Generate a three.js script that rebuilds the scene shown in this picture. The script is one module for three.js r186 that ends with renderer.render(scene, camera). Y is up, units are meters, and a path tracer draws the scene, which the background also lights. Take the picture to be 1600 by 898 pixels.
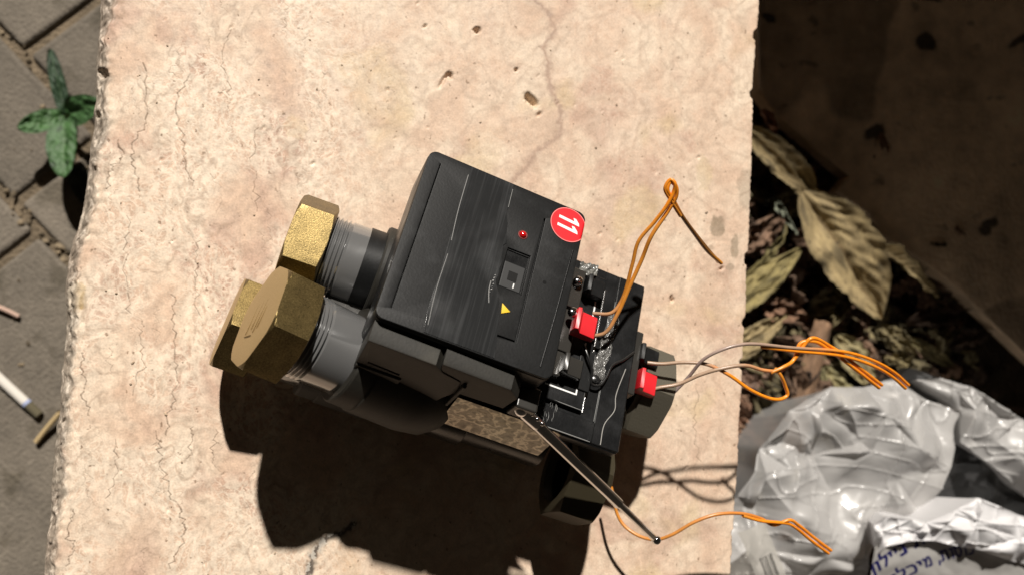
import * as THREE from 'three';
import { mergeGeometries, mergeVertices, toCreasedNormals } from 'three/addons/utils/BufferGeometryUtils.js';
import { RoundedBoxGeometry } from 'three/addons/geometries/RoundedBoxGeometry.js';

// ---------------------------------------------------------------- camera, sky, sun, exposure
const scene = new THREE.Scene();
const camera = new THREE.PerspectiveCamera(39.342, 1600 / 898, 0.01, 200);
camera.position.set(-0.08316, 0.3907, 0.02093);
camera.up.set(0, 0, -1);
camera.lookAt(0, 0, 0);
camera.focus = 0.325; camera.userData.fStop = 9;
const renderer = new THREE.WebGLRenderer();
renderer.toneMapping = THREE.LinearToneMapping;
renderer.toneMappingExposure = 1.28;
renderer.shadowMap.enabled = true;
{ // a night sky: very dim, a little warmer and brighter low down from the lights of a town
  const w = 64, h = 32, d = new Float32Array(w * h * 4);
  for (let y = 0; y < h; y++) for (let x = 0; x < w; x++) {
    const e = (y + .5) / h - .5, k = Math.exp(-Math.abs(e) * 5);        // e: -0.5 nadir .. 0.5 zenith
    d.set([.010 + .018 * k, .0088 + .013 * k, .0072 + .008 * k, 1], (y * w + x) * 4);
  }
  const t = new THREE.DataTexture(d, w, h, THREE.RGBAFormat, THREE.FloatType);
  t.mapping = THREE.EquirectangularReflectionMapping; t.magFilter = THREE.LinearFilter; t.needsUpdate = true;
  scene.background = t; scene.environment = t;
}
const SUN_AZ = -3 * Math.PI / 180, SUN_EL = 45 * Math.PI / 180;
const sunDir = new THREE.Vector3(Math.sin(SUN_AZ) * Math.cos(SUN_EL), Math.sin(SUN_EL), -Math.cos(SUN_AZ) * Math.cos(SUN_EL));
const sun = new THREE.DirectionalLight(new THREE.Color().setRGB(1, .94, .86), 4.6);
sun.position.copy(sunDir).multiplyScalar(3); sun.castShadow = true; sun.shadow.radius = 2.8;
sun.shadow.mapSize.set(4096, 4096);
Object.assign(sun.shadow.camera, { left: -1, right: 1, top: 1, bottom: -1, near: .1, far: 8 });
scene.add(sun, sun.target);

// ---------------------------------------------------------------- helpers
const MM = .001;
function creased(g, a) { g.scale(1000, 1000, 1000); const r = toCreasedNormals(g, a); r.scale(.001, .001, .001); return r; }   // the add-on welds vertices on a grid of 0.01 units: work in millimetres
let seed = 7; const rnd = () => { seed = (seed * 1664525 + 1013904223) >>> 0; return seed / 4294967296; };
const rr = (a, b) => a + (b - a) * rnd();
const clamp = (x, a = 0, b = 1) => Math.min(b, Math.max(a, x));
const sstep = (a, b, x) => { const t = clamp((x - a) / (b - a)); return t * t * (3 - 2 * t); };
const lerp = (a, b, t) => a + (b - a) * t;
const V = (x, y, z) => new THREE.Vector3(x, y, z);
const PERM = new Uint8Array(512);
{ const p = [...Array(256).keys()]; for (let i = 255; i > 0; i--) { const j = Math.floor(rnd() * (i + 1));[p[i], p[j]] = [p[j], p[i]]; } for (let i = 0; i < 512; i++) PERM[i] = p[i & 255]; }
const GX = new Float32Array(256), GY = new Float32Array(256);
for (let i = 0; i < 256; i++) { GX[i] = Math.cos(i * 2.399963); GY[i] = Math.sin(i * 2.399963); }
function noise(x, y) {
  const xi = Math.floor(x), yi = Math.floor(y), fx = x - xi, fy = y - yi, X = xi & 255, Y = yi & 255;
  const u = fx * fx * fx * (fx * (fx * 6 - 15) + 10), v = fy * fy * fy * (fy * (fy * 6 - 15) + 10);
  const a = PERM[PERM[X] + Y], b = PERM[PERM[X + 1] + Y], c = PERM[PERM[X] + Y + 1], d = PERM[PERM[X + 1] + Y + 1];
  const p = GX[a] * fx + GY[a] * fy, q = GX[b] * (fx - 1) + GY[b] * fy, r = GX[c] * fx + GY[c] * (fy - 1), s = GX[d] * (fx - 1) + GY[d] * (fy - 1);
  return 1.5 * (p + u * (q - p) + v * (r - p + u * (p - q - r + s)));
}
function fbm(x, y, o = 4, g = .5) { let s = 0, a = 1, n = 0; for (let i = 0; i < o; i++) { s += a * noise(x, y); n += a; a *= g; x = x * 2.03 + 17.3; y = y * 2.03 - 9.1; } return s / n; }
function texture(w, h, fn, srgb) {                                   // fn(x 0..1, y 0..1) -> [r, g, b] in 0..1 (linear values for colour maps)
  const d = new Uint8Array(w * h * 4), enc = srgb ? (c) => (c = clamp(c), c <= .0031308 ? 12.92 * c : 1.055 * Math.pow(c, 1 / 2.4) - .055) : clamp;
  for (let y = 0; y < h; y++) for (let x = 0; x < w; x++) {
    const c = fn((x + .5) / w, (y + .5) / h, x, y), i = (y * w + x) * 4;
    d[i] = 255 * enc(c[0]); d[i + 1] = 255 * enc(c[1]); d[i + 2] = 255 * enc(c[2]); d[i + 3] = 255;
  }
  return dataTex(d, w, h, srgb);
}
function dataTex(d, w, h, srgb) {
  const t = new THREE.DataTexture(d, w, h); t.magFilter = THREE.LinearFilter; t.wrapS = t.wrapT = THREE.MirroredRepeatWrapping;
  if (srgb) t.colorSpace = THREE.SRGBColorSpace; t.needsUpdate = true; return t;
}
const names = {};
function numbered(n) { if (!(n in names)) { names[n] = 0; return n; } names[n]++; return n + '_' + String(names[n]).padStart(3, '0'); }
function shadow(m) { m.castShadow = m.receiveShadow = true; return m; }
function tag(o, label, category, group, kind) {
  Object.assign(o.userData, label ? { label } : {}, category ? { category } : {}, group ? { group } : {}, kind ? { kind } : {}); return o;
}
function thing(name, label, category, pos = [0, 0, 0], group, kind) {
  const o = new THREE.Group(); o.name = numbered(name); o.position.set(...pos); scene.add(o); return tag(o, label, category, group, kind);
}
function mesh(name, geo, mat, parent = scene) {
  const m = shadow(new THREE.Mesh(geo, mat)); m.name = parent === scene ? numbered(name) : name; parent.add(m); return m;
}
function boxUV(g) {                                                   // uv in metres by the facing axis
  const geo = g.index ? g.toNonIndexed() : g; if (!geo.attributes.normal) geo.computeVertexNormals();
  const p = geo.attributes.position, n = p.count, uv = new Float32Array(n * 2), a = V(), b = V(), c = V();
  for (let i = 0; i < n; i += 3) {
    a.fromBufferAttribute(p, i); b.fromBufferAttribute(p, i + 1); c.fromBufferAttribute(p, i + 2);
    const N = b.clone().sub(a).cross(c.clone().sub(a)), x = Math.abs(N.x), y = Math.abs(N.y), z = Math.abs(N.z);
    for (const [k, q] of [[i, a], [i + 1, b], [i + 2, c]]) {
      const s = z >= x && z >= y ? [q.x, q.y] : x >= y ? [q.z, q.y] : [q.x, q.z]; uv[2 * k] = s[0]; uv[2 * k + 1] = s[1];
    }
  }
  geo.setAttribute('uv', new THREE.BufferAttribute(uv, 2)); return geo;
}
function gridGeo(nx, ny, fn, colorFn) {                              // (nx+1)(ny+1) sheet, fn(s, t) -> Vector3
  const P = [], UV = [], I = [], C = [];
  for (let j = 0; j <= ny; j++) for (let i = 0; i <= nx; i++) {
    const p = fn(i / nx, j / ny, i, j); P.push(p.x, p.y, p.z); UV.push(i / nx, j / ny); if (colorFn) C.push(...colorFn(i / nx, j / ny, p));
    if (i < nx && j < ny) { const a = j * (nx + 1) + i; I.push(a, a + nx + 1, a + 1, a + 1, a + nx + 1, a + nx + 2); }
  }
  const g = new THREE.BufferGeometry(); g.setAttribute('position', new THREE.Float32BufferAttribute(P, 3)); g.setAttribute('uv', new THREE.Float32BufferAttribute(UV, 2));
  if (colorFn) g.setAttribute('color', new THREE.Float32BufferAttribute(C, 3));
  g.setIndex(I); g.computeVertexNormals(); return g;
}
const curve = (pts, k = 1) => new THREE.CatmullRomCurve3(pts.map((p) => V(p[0] * k, p[1] * k, p[2] * k)), false, 'centripetal');
const interp = (tab, z) => { for (let i = 1; i < tab.length; i++) if (z <= tab[i][1] || i === tab.length - 1) { const [x0, z0] = tab[i - 1], [x1, z1] = tab[i]; return lerp(x0, x1, (z - z0) / (z1 - z0)); } };
function tri(x, z) {                                                    // folded-paper noise: flat triangles with sharp creases between them
  const F = (x + z) * .3660254, i = Math.floor(x + F), j = Math.floor(z + F), t = (i + j) * .2113249, a = x - i + t, b = z - j + t, up = a > b;
  const h = (p, q) => PERM[PERM[p & 255] + (q & 255)] / 255, x1 = a - (up ? 1 : 0) + .2113249, z1 = b - (up ? 0 : 1) + .2113249;
  // barycentric weights in the skewed cell
  const s = (a + b) * .3660254, A = a + s, B = b + s, h0 = h(i, j), h2 = h(i + 1, j + 1), h1 = up ? h(i + 1, j) : h(i, j + 1), m = Math.max(A, B), n = Math.min(A, B);
  return h0 * (1 - m) + h1 * (m - n) + h2 * n;
}
function segDist(px, py, line) {
  let m = 1e9; for (let i = 1; i < line.length; i++) {
    const [ax, ay] = line[i - 1], [bx, by] = line[i], dx = bx - ax, dy = by - ay, t = clamp(((px - ax) * dx + (py - ay) * dy) / (dx * dx + dy * dy));
    m = Math.min(m, Math.hypot(px - ax - t * dx, py - ay - t * dy));
  } return m;
}

// ---------------------------------------------------------------- shared textures
const speckTex = texture(512, 512, (x, y, i, j) => { const n = .5 + .5 * fbm(x * 90, y * 90, 2) + .35 * (rnd() - .5); return [n, n, n]; });
const brassMap = texture(512, 512, (x, y) => { const v = .62 + .5 * fbm(x * 60, y * 60, 3, .65) + .22 * fbm(x * 7, y * 7, 3) + .25 * (rnd() - .5); return [v, v * .97, v * .9]; }, true);
const grainTex = texture(512, 512, (x, y) => { const n = .5 + .5 * fbm(x * 40, y * 40, 4, .6); return [n, n, n]; });
const scuffTex = (() => {                                             // roughness and worn streaks of black plastic, 80 mm across
  const n = 1024, c = document.createElement('canvas'); c.width = c.height = n; const g = c.getContext('2d');
  g.fillStyle = '#000'; g.fillRect(0, 0, n, n); g.lineCap = 'round';
  for (let k = 0; k < 700; k++) {
    const a = rnd() < .6 ? Math.PI / 2 + rr(-.25, .25) : rr(0, 6.28), l = rr(6, 70) * (rnd() < .1 ? 3 : 1), x = rr(0, n), y = rr(0, n);
    g.strokeStyle = `rgba(255,255,255,${rr(.04, .42) * (rnd() < .2 ? 2.2 : 1)})`; g.lineWidth = rr(.6, 2); g.beginPath(); g.moveTo(x, y);
    g.quadraticCurveTo(x + Math.cos(a) * l / 2 + rr(-3, 3), y + Math.sin(a) * l / 2 + rr(-3, 3), x + Math.cos(a) * l, y + Math.sin(a) * l); g.stroke();
  }
  const d = g.getImageData(0, 0, n, n).data, f = new Float32Array(n * n); for (let i = 0; i < n * n; i++) f[i] = d[4 * i] / 255; return { n, f };
})();
const scuffAt = (x, y) => scuffTex.f[(Math.floor(y * scuffTex.n) % scuffTex.n) * scuffTex.n + Math.floor(x * scuffTex.n) % scuffTex.n];
const wearMap = texture(1024, 1024, (x, y) => {
  const s = scuffAt(x, y), dust = sstep(.05, .6, fbm(x * 7 + 3, y * 7, 5)), v = .42 + .5 * dust + 1.2 * s * (.3 + .7 * dust) + .14 * fbm(x * 60, y * 60, 3); return [v * .5, v * .5, v * .5];
}, true);
const wearRough = texture(512, 512, (x, y) => { const v = .5 + .28 * fbm(x * 6, y * 6, 5) + .2 * scuffAt(x, y) - .05; return [v, v, v]; });
const rep = (t, k) => { const c = t.clone(); c.repeat.set(k, k); c.needsUpdate = true; return c; };
const K = (r, g, b) => new THREE.Color().setRGB(r, g, b);
const M = {
  plastic: new THREE.MeshPhysicalMaterial({ specularIntensity: .55, color: K(.04, .041, .043), map: rep(wearMap, 12), roughness: .78, roughnessMap: rep(wearRough, 12), bumpMap: rep(grainTex, 30), bumpScale: .00006 }),
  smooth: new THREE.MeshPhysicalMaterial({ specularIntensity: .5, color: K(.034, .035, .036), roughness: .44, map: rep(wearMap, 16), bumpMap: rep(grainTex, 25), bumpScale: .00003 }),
  dark: new THREE.MeshStandardMaterial({ color: K(.03, .028, .025), roughness: .55, roughnessMap: rep(wearRough, 9) }),
  body: new THREE.MeshStandardMaterial({ color: K(.06, .053, .037), roughness: .62, map: rep(wearMap, 9), bumpMap: rep(grainTex, 22), bumpScale: .00005 }),
  gloss: new THREE.MeshPhysicalMaterial({ color: K(.012, .012, .012), roughness: .3, clearcoat: .6, clearcoatRoughness: .25 }),
  pipe: new THREE.MeshPhysicalMaterial({ color: K(.21, .21, .21), metalness: .45, roughness: .38, roughnessMap: rep(wearRough, 14), clearcoat: .9, clearcoatRoughness: .12 }),
  red: new THREE.MeshPhysicalMaterial({ color: K(.62, .014, .022), roughness: .42, clearcoat: .3, clearcoatRoughness: .3 }),
  brass: new THREE.MeshPhysicalMaterial({ color: K(.35, .265, .118), map: rep(brassMap, 26), metalness: 1, roughness: .46, bumpMap: rep(speckTex, 30), bumpScale: .00006, clearcoat: .12, clearcoatRoughness: .3 }),
  brassFace: new THREE.MeshPhysicalMaterial({ color: K(.46, .32, .15), metalness: .45, roughness: .55, bumpMap: rep(grainTex, 18), bumpScale: .0001 }),
  capDark: new THREE.MeshPhysicalMaterial({ color: K(.105, .094, .07), metalness: .3, roughness: .6, bumpMap: rep(grainTex, 30), bumpScale: .0001 }),  // brass end cap, partial shadow put into its darker colour
  capShade: new THREE.MeshStandardMaterial({ color: K(.04, .032, .016), metalness: .3, roughness: .6 }),  // darker copy for the lower cap, shadow mixed into the colour
  slider: new THREE.MeshStandardMaterial({ color: K(.016, .0165, .017), roughness: .6 }),
  chrome: new THREE.MeshStandardMaterial({ color: K(.72, .72, .74), metalness: 1, roughness: .09 }),
  blackChrome: new THREE.MeshPhysicalMaterial({ color: K(.6, .6, .6), metalness: 1, roughness: .1, clearcoat: 1, clearcoatRoughness: .04 }),
  steel: new THREE.MeshStandardMaterial({ color: K(.6, .6, .6), metalness: 1, roughness: .25 }),
  white: new THREE.MeshStandardMaterial({ color: K(.75, .75, .74), roughness: .6 }),
};

// ---------------------------------------------------------------- the travertine slab
const EDGE_L = [[-195, -600], [-193, -300], [-195, -131], [-195, -101], [-196, -71], [-200, -33], [-205, -12], [-206, -1], [-205, 17], [-206, 34], [-207, 57], [-209, 85], [-211, 129], [-214, 300], [-214, 600]];
const EDGE_R = [[160, -600], [144, -260], [138, -158], [134, -122], [132, -70], [127, 9], [123, 63], [120, 103], [116, 148], [108, 260], [100, 600]];
const BIGPITS = [[-18, -129, 2.1, 1.6, 3, .6], [10, -95, 5.2, 2.2, 4, .75], [2, -110, 1, 1, 2, 0], [-44, -129, .8, .8, 1.5, 0], [85, 5, 1, 2.1, 2.4, -.3], [113, -11, 1.3, 1.1, 1.6, 0], [-35, -102, 1, 4.6, 1.6, .45], [-32, -105, 2, 2, 2.2, .4],
  [-191, -96, 4, 2.2, 3, .5], [-193, -77, 2, 1.4, 2, .6], [-97, -58, .9, .9, 1.2, 0], [-120, -74, .8, 1, 1, 0], [14, -88, 1, 1.4, 1.5, .6], [60, 60, .7, 1, 1, 0], [92, 92, .8, .8, 1.4, 0], [46, -28, .8, .9, 1, 0], [-62, -96, .7, .7, 1, 0], [101, -70, .7, 1, 1, 0]];   // x, z, radii, depth, turn
for (let i = 0; i < 90; i++) BIGPITS.push([rr(-190, 130), rr(-160, 140), rr(.3, .75), rr(.4, 1.2), rr(.3, .9), rr(-.4, .4)]);
const CRACKS = [[[-173, -101], [-171, -75], [-177, -61], [-177, -53], [-174, -42]], [[-153, -98], [-159, -83], [-155, -62], [-151, -45]], [[-184, -65], [-181, -57], [-187, -50], [-189, -42]], [[-158, 5], [-158, 17], [-157, 34], [-156, 49], [-159, 59], [-160, 69]],
  [[-164, 67], [-163, 79], [-157, 95], [-152, 105], [-151, 114], [-157, 128]], [[-196, 31], [-195, 39], [-194, 53], [-192, 59]], [[-198, 100], [-200, 109], [-197, 117], [-201, 124]], [[-149, 65], [-149, 74], [-151, 79]], [[-123, -74], [-124, -55], [-122, -34]],
  [[-138, 66], [-140, 75], [-139, 84]], [[99, 49], [97, 69], [99, 89]], [[-147, -20], [-149, -4], [-146, 16]], [[-178, -30], [-180, -8], [-176, 14]], [[-136, -120], [-139, -104], [-135, -88]], [[-182, 70], [-180, 84], [-184, 96]], [[-172, 20], [-170, 36], [-175, 50]]];
const STYL = [[13, -147], [23, -133], [18, -124], [19, -104], [25, -93], [26, -82], [17, -71], [6, -60], [0, -53]];
const VEIN = [[-76, 112], [-81, 116], [-89, 118], [-94, 124], [-97, 135], [-99, 160]];
const TX0 = -.23, TZ0 = -.18, TS = .40;                              // region that the detailed texture covers, in metres
const TN = 1536;
const crackRaster = (() => {
  const c = document.createElement('canvas'); c.width = c.height = TN; const g = c.getContext('2d'); g.fillStyle = '#000'; g.fillRect(0, 0, TN, TN); g.lineJoin = 'round'; g.lineCap = 'round';
  const X = (x) => (x * MM - TX0) / TS * TN, Z = (z) => (z * MM - TZ0) / TS * TN;
  const draw = (line, w0, a) => {
    for (let i = 1; i < line.length; i++) {
      const n = 9; for (let k = 0; k < n; k++) {
        const q = (t) => [lerp(line[i - 1][0], line[i][0], t), lerp(line[i - 1][1], line[i][1], t)];
        const j = (p) => [p[0] + 2.2 * noise(p[0] * .31, p[1] * .33) + 1.0 * noise(p[0] * .9 + 8, p[1] * .9), p[1] + .8 * noise(p[1] * .8, p[0] * .7 + 30)];
        const A = j(q(k / n)), B = j(q((k + 1) / n)); g.strokeStyle = `rgba(255,255,255,${a * (.55 + .45 * noise(A[1] * .25, i))})`; g.lineWidth = w0 * (.7 + .6 * Math.abs(noise(A[1] * .2, A[0]))); g.beginPath(); g.moveTo(X(A[0]), Z(A[1])); g.lineTo(X(B[0]), Z(B[1])); g.stroke();
      }
    }
  };
  CRACKS.forEach((l, i) => draw(l, i < 7 ? 2.6 : 1.8, .95));
  for (let i = 0; i < 70; i++) { let x = rr(-200, -90), z = rr(-160, 140); const l = [[x, z]]; for (let k = 0; k < 3; k++) { x += rr(-3, 3); z += rr(3, 8); l.push([x, z]); } draw(l, 1.2, rr(.25, .7)); }
  for (let i = 0; i < 34; i++) { let x = rr(-90, 120), z = rr(-160, 140); const l = [[x, z]]; for (let k = 0; k < 2; k++) { x += rr(-4, 4); z += rr(2, 6); l.push([x, z]); } draw(l, 1, rr(.15, .4)); }
  const d = g.getImageData(0, 0, TN, TN).data, f = new Float32Array(TN * TN); for (let i = 0; i < TN * TN; i++) f[i] = d[4 * i] / 255; return f;
})();
const travBump = new Uint8Array(TN * TN * 4), travRough = new Uint8Array(TN * TN * 4);
const travMap = texture(TN, TN, (u, v, i, j) => {
  const x = (TX0 + u * TS) / MM, z = (TZ0 + v * TS) / MM;
  const wx = 7 * fbm(x * .035, z * .03, 3), wz = 7 * fbm(x * .035 + 40, z * .03 + 7, 3), X = x + wx, Z = z + wz;
  const left = 1 - sstep(-110, -50, x + 14 * noise(z * .02, 3)), crack = crackRaster[j * TN + i];
  let h = 0;
  const big = fbm(X * .012 + 4, Z * .009, 4), mid = fbm(X * .05 + 11, Z * .045 - 6, 4), fine = fbm(X * .22, Z * .2, 4, .6), grit = fbm(x * 1.1, z * 1.1, 2);
  let c = [.63, .455, .332];
  const mixTo = (q, t) => { t = clamp(t); for (let k = 0; k < 3; k++) c[k] += (q[k] - c[k]) * t; };
  mixTo([.74, .595, .455], .4 + 2.2 * mid);
  mixTo([.50, .315, .235], .85 * sstep(.02, .4, big + .35 * mid) * (.4 + .6 * left));
  mixTo([.48, .305, .225], .6 * sstep(.1, .4, fbm(X * .03 - 9, Z * .028 + 2, 3)));
  mixTo([.58, .44, .24], .5 * sstep(.15, .4, fbm(X * .022 + 60, Z * .02 + 3, 3)) * (1 - left));
  // cream squiggles of the shelly matrix
  const r1 = 1 - Math.abs(fbm(X * .13 + 5, Z * .10, 3)) * 4.2, r2 = 1 - Math.abs(fbm(X * .26 - 3, Z * .21 + 9, 2)) * 4.5;
  const r4 = 1 - Math.abs(fbm(X * .55 + 15, Z * .42 - 4, 2)) * 4.5, sq = sstep(.1, .75, Math.max(r1 * .95, r2 * .8, r4 * .62)) * (.28 + .72 * left) * sstep(-.25, .25, fbm(X * .03 + 2, Z * .02, 2) + .1);
  mixTo([.80, .675, .535], .8 * sq); h += .25 * sq;
  const r3 = clamp(1 - Math.abs(fbm(X * .10 + 25, Z * .075 - 3, 3)) * 7) * sstep(-.1, .3, mid);
  mixTo([.38, .265, .185], (.3 + .25 * left) * r3);
  // rounded pebbly clasts at right, outlined
  const cl = clamp(1 - Math.abs(fbm(X * .045 + 50, Z * .05 + 20, 2)) * 9) * (1 - left); mixTo([.45, .325, .235], .38 * cl);
  // stylolite and dark mineral vein
  const ds = segDist(x + 1.6 * noise(x * .35, z * .4) + 3 * noise(z * .11, 7), z, STYL); mixTo([.42, .29, .215], .75 * Math.exp(-ds * ds / 2.2) + .22 * Math.exp(-ds / 7));
  const dv = segDist(x + 1.5 * noise(x * .5, z * .45), z, VEIN), vv = Math.exp(-dv * dv / 4); mixTo(fine > 0 ? [.10, .08, .065] : [.5, .46, .4], vv); h -= .4 * vv;
  // stains
  for (const [sx, sz, a, b, s, col] of [[111, -33, 5, 6.5, .8, [.16, .125, .075]], [121, -22, 2.6, 7, .7, [.17, .13, .08]], [118, -12, 2.4, 2, .7, [.2, .15, .1]], [107, -22, 2.3, 1.6, .6, [.25, .19, .12]], [104, -62, 5, 9, .35, [.42, .33, .14]], [-200, 6, 5, 7, .55, [.42, .29, .1]], [-196, 8, 2, 4, .6, [.3, .19, .06]], [-105, -75, 6, 6, .28, [.5, .36, .14]], [128, -54, 5, 12, .5, [.22, .17, .12]]]) {
    const e = Math.hypot((x - sx) / a, (z - sz) / b) + .5 * fbm(x * .2, z * .2, 3); mixTo(col, s * (1 - sstep(.75, 1.1, e)) * (.72 + .5 * fine));
  }
  // pores: little dark flecks
  const po = sstep(.42, .62, fbm(x * .33 + 90, z * .24 + 5, 3, .55)); mixTo([.26, .17, .11], .85 * po); h -= .5 * po;
  mixTo([.17, .115, .075], clamp(crack * .9)); h -= 1.0 * crack;
  const el = interp(EDGE_L, z) + 8 + 3 * noise(z * .05, 14) + 2 * noise(z * .21, 4); mixTo(fine > .1 ? [.42, .37, .31] : [.25, .215, .175], .8 * (1 - sstep(-3, 1, x - el)));
  for (let k = 0; k < 3; k++) c[k] *= .96 * (1 + (.2 + .14 * left) * fine + .2 * grit);
  h += (.12 + .16 * left) * fine + .12 * grit + .08 * mid; const hb = clamp(.62 + .33 * h), o = (j * TN + i) * 4;
  travBump[o] = travBump[o + 1] = travBump[o + 2] = 255 * hb; travBump[o + 3] = 255;
  const rg = clamp(.62 + .2 * fine + .25 * crack - .1 * sq); travRough[o] = travRough[o + 1] = travRough[o + 2] = 255 * rg; travRough[o + 3] = 255;
  return c;
}, true);
M.travertine = new THREE.MeshStandardMaterial({ map: travMap, bumpMap: dataTex(travBump, TN, TN), bumpScale: .0007, roughnessMap: dataTex(travRough, TN, TN), roughness: 1 });
{
  // z rows: dense in view, coarse beyond
  const rows = []; for (let z = -600; z < -175; z += 12) rows.push(z); for (let z = -175; z < 165; z += .75) rows.push(z); for (let z = 165; z <= 600; z += 12) rows.push(z);
  const NL = 26, NT = 400, NR = 14, P = [], UV = [], I = [], nc = NL + NT + NR + 1;
  rows.forEach((z, j) => {
    const jag = 2.4 * fbm(z * .035, 1, 3) + 1.4 * fbm(z * .13, 5, 4, .6), xl = interp(EDGE_L, z) + jag * .7, xr = interp(EDGE_R, z) + .9 * fbm(z * .05, 9, 3) + .35 * noise(z * .4, 8) - 1.6 * sstep(.25, .5, noise(z * .09, 44));
    const bw = 7.5 + 2.5 * noise(z * .05, 14) + 1.5 * noise(z * .21, 4);                     // width of the broken strip along the left edge
    for (let i = 0; i < nc; i++) {
      let x, y;
      if (i < NL) {
        const t = i / NL;
        if (t < .3) { x = xl + 1.6 * fbm(z * .2, t * 9, 3) - 1 + 3 * t; y = lerp(-42, -9, t / .3); }
        else { const s = (t - .3) / .7, e = 1.1 * (tri(z * .13 + 4, s * 2.4 + 3) - .5) + .9 * (tri(z * .36 + 9, s * 5 + z * .02) - .5) + .35 * fbm(z * .6, s * 9, 2); x = xl + s * bw; y = -9 + 9 * Math.pow(s, .62) + 2.6 * e * Math.sin(Math.PI * Math.min(1, s * 1.05)); }
      } else if (i <= NL + NT) {
        const s = (i - NL) / NT, x0 = xl + bw, x1 = xr - 1.3; x = lerp(x0, x1, s); y = 0;
        y += .22 * fbm(x * .06, z * .06, 3) + .1 * fbm(x * .35, z * .35, 2); y -= .6 * Math.exp(-(x - x0) / 2.5) * (1 + noise(z * .3, 21));
      } else { const s = (i - NL - NT) / NR; if (s < .4) { const a = s / .4 * Math.PI / 2; x = xr - 1.3 + 1.3 * Math.sin(a) + .3 * noise(z * .6, s * 5); y = -1.3 * (1 - Math.cos(a)); } else { const q = (s - .4) / .6; x = xr + .7 * fbm(z * .15, q * 6, 3) * q; y = -1.3 - 40 * q; } }
      if (y > -6 && z > -170 && z < 150) for (const [px, pz, a, b, d, tu] of BIGPITS) {
        const dx = x - px, dz = z - pz; if (dx * dx + dz * dz > 60) continue;
        const cx = (dx * Math.cos(tu) + dz * Math.sin(tu)) / a, cz = (-dx * Math.sin(tu) + dz * Math.cos(tu)) / b, e = Math.hypot(cx, cz) + .25 * noise(x * .8, z * .8); if (e < 1.15) y -= d * (1 - sstep(.45, 1.12, e));
      }
      P.push(x * MM, y * MM, z * MM); UV.push((x * MM - TX0) / TS + (i < NL * .5 ? y * .002 : 0), (z * MM - TZ0) / TS);
      if (j < rows.length - 1 && i < nc - 1) { const a = j * nc + i; I.push(a, a + nc, a + 1, a + 1, a + nc, a + nc + 1); }
    }
  });
  const g = new THREE.BufferGeometry(); g.setAttribute('position', new THREE.Float32BufferAttribute(P, 3)); g.setAttribute('uv', new THREE.Float32BufferAttribute(UV, 2)); g.setIndex(I); g.computeVertexNormals();
  const slab = thing('stone_slab', 'long beige travertine coping slab with a rough broken left edge under the black device', 'stone slab', [0, -.04, 0]);
  g.translate(0, .04, 0); mesh('slab_top', g, M.travertine, slab);
  // masonry that carries the slab
  const wallMat = new THREE.MeshStandardMaterial({ color: K(.3, .25, .19), roughness: .95, bumpMap: rep(grainTex, 8), bumpScale: .002 });
  const core = boxUV(new THREE.BoxGeometry(.27, .33, 1.2)); core.translate(-.04, .165, 0);
  const w = thing('low_wall', 'low masonry wall beneath the travertine slab, hidden in its shade', 'wall', [0, -.372, 0]); mesh('wall_core', core, wallMat, w);
}

{
  const N = 80, im = new THREE.InstancedMesh(new THREE.IcosahedronGeometry(1, 0), new THREE.MeshStandardMaterial({ roughness: 1 }), N), q = new THREE.Object3D();
  for (let i = 0; i < N; i++) { const s = rr(.0002, .00055) * (rnd() < .06 ? 1.6 : 1), x = rnd() < .4 ? rr(-.19, -.1) : rr(-.19, .11); q.position.set(x, s * .4, rr(-.14, .13)); q.scale.set(s * rr(.7, 2), s * .7, s); q.rotation.set(0, rr(0, 6), 0); q.updateMatrix(); im.setMatrixAt(i, q.matrix); const k = rr(.5, 1.2); im.setColorAt(i, K(.45 * k, .34 * k, .24 * k)); }
  im.name = 'grit'; names.grit = 0; shadow(im); scene.add(im); tag(im, 'fine stone grit sprinkled on the travertine slab', 'grit', null, 'stuff');
}

// ---------------------------------------------------------------- ground: big sheet, pavers at left, soil at right
const soilTex = texture(1024, 1024, (x, y) => { const n = fbm(x * 22, y * 22, 5, .6), m = fbm(x * 5 + 3, y * 5, 4), v = clamp(.5 + .6 * n); return [lerp(.03, .13, v) * (1 + .5 * m), lerp(.022, .09, v) * (1 + .45 * m), lerp(.015, .055, v) * (1 + .4 * m)]; }, true);
const soilMat = new THREE.MeshStandardMaterial({ map: rep(soilTex, 1), roughness: 1, bumpMap: rep(grainTex, 2), bumpScale: .004 });
{
  const s = 40, g = new THREE.PlaneGeometry(s * 2, s * 2, 1, 1); g.rotateX(-Math.PI / 2); const uv = g.attributes.uv; for (let i = 0; i < uv.count; i++) uv.setXY(i, uv.getX(i) * 160, uv.getY(i) * 160);
  tag(mesh('ground', g, soilMat), null, null, null, 'structure').position.y = -.372;
  const soil = gridGeo(150, 150, (a, b) => { const x = .085 + a * .95, z = -.75 + b * 1.6; const n = fbm(x * 14, z * 14, 4); return V(x, -.262 + .02 * n + .006 * fbm(x * 70, z * 70, 3), z); });
  const su = soil.attributes.uv; for (let i = 0; i < su.count; i++) su.setXY(i, su.getX(i) * 4, su.getY(i) * 6);
  tag(mesh('soil', soil, soilMat), null, null, null, 'structure');
}
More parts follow.
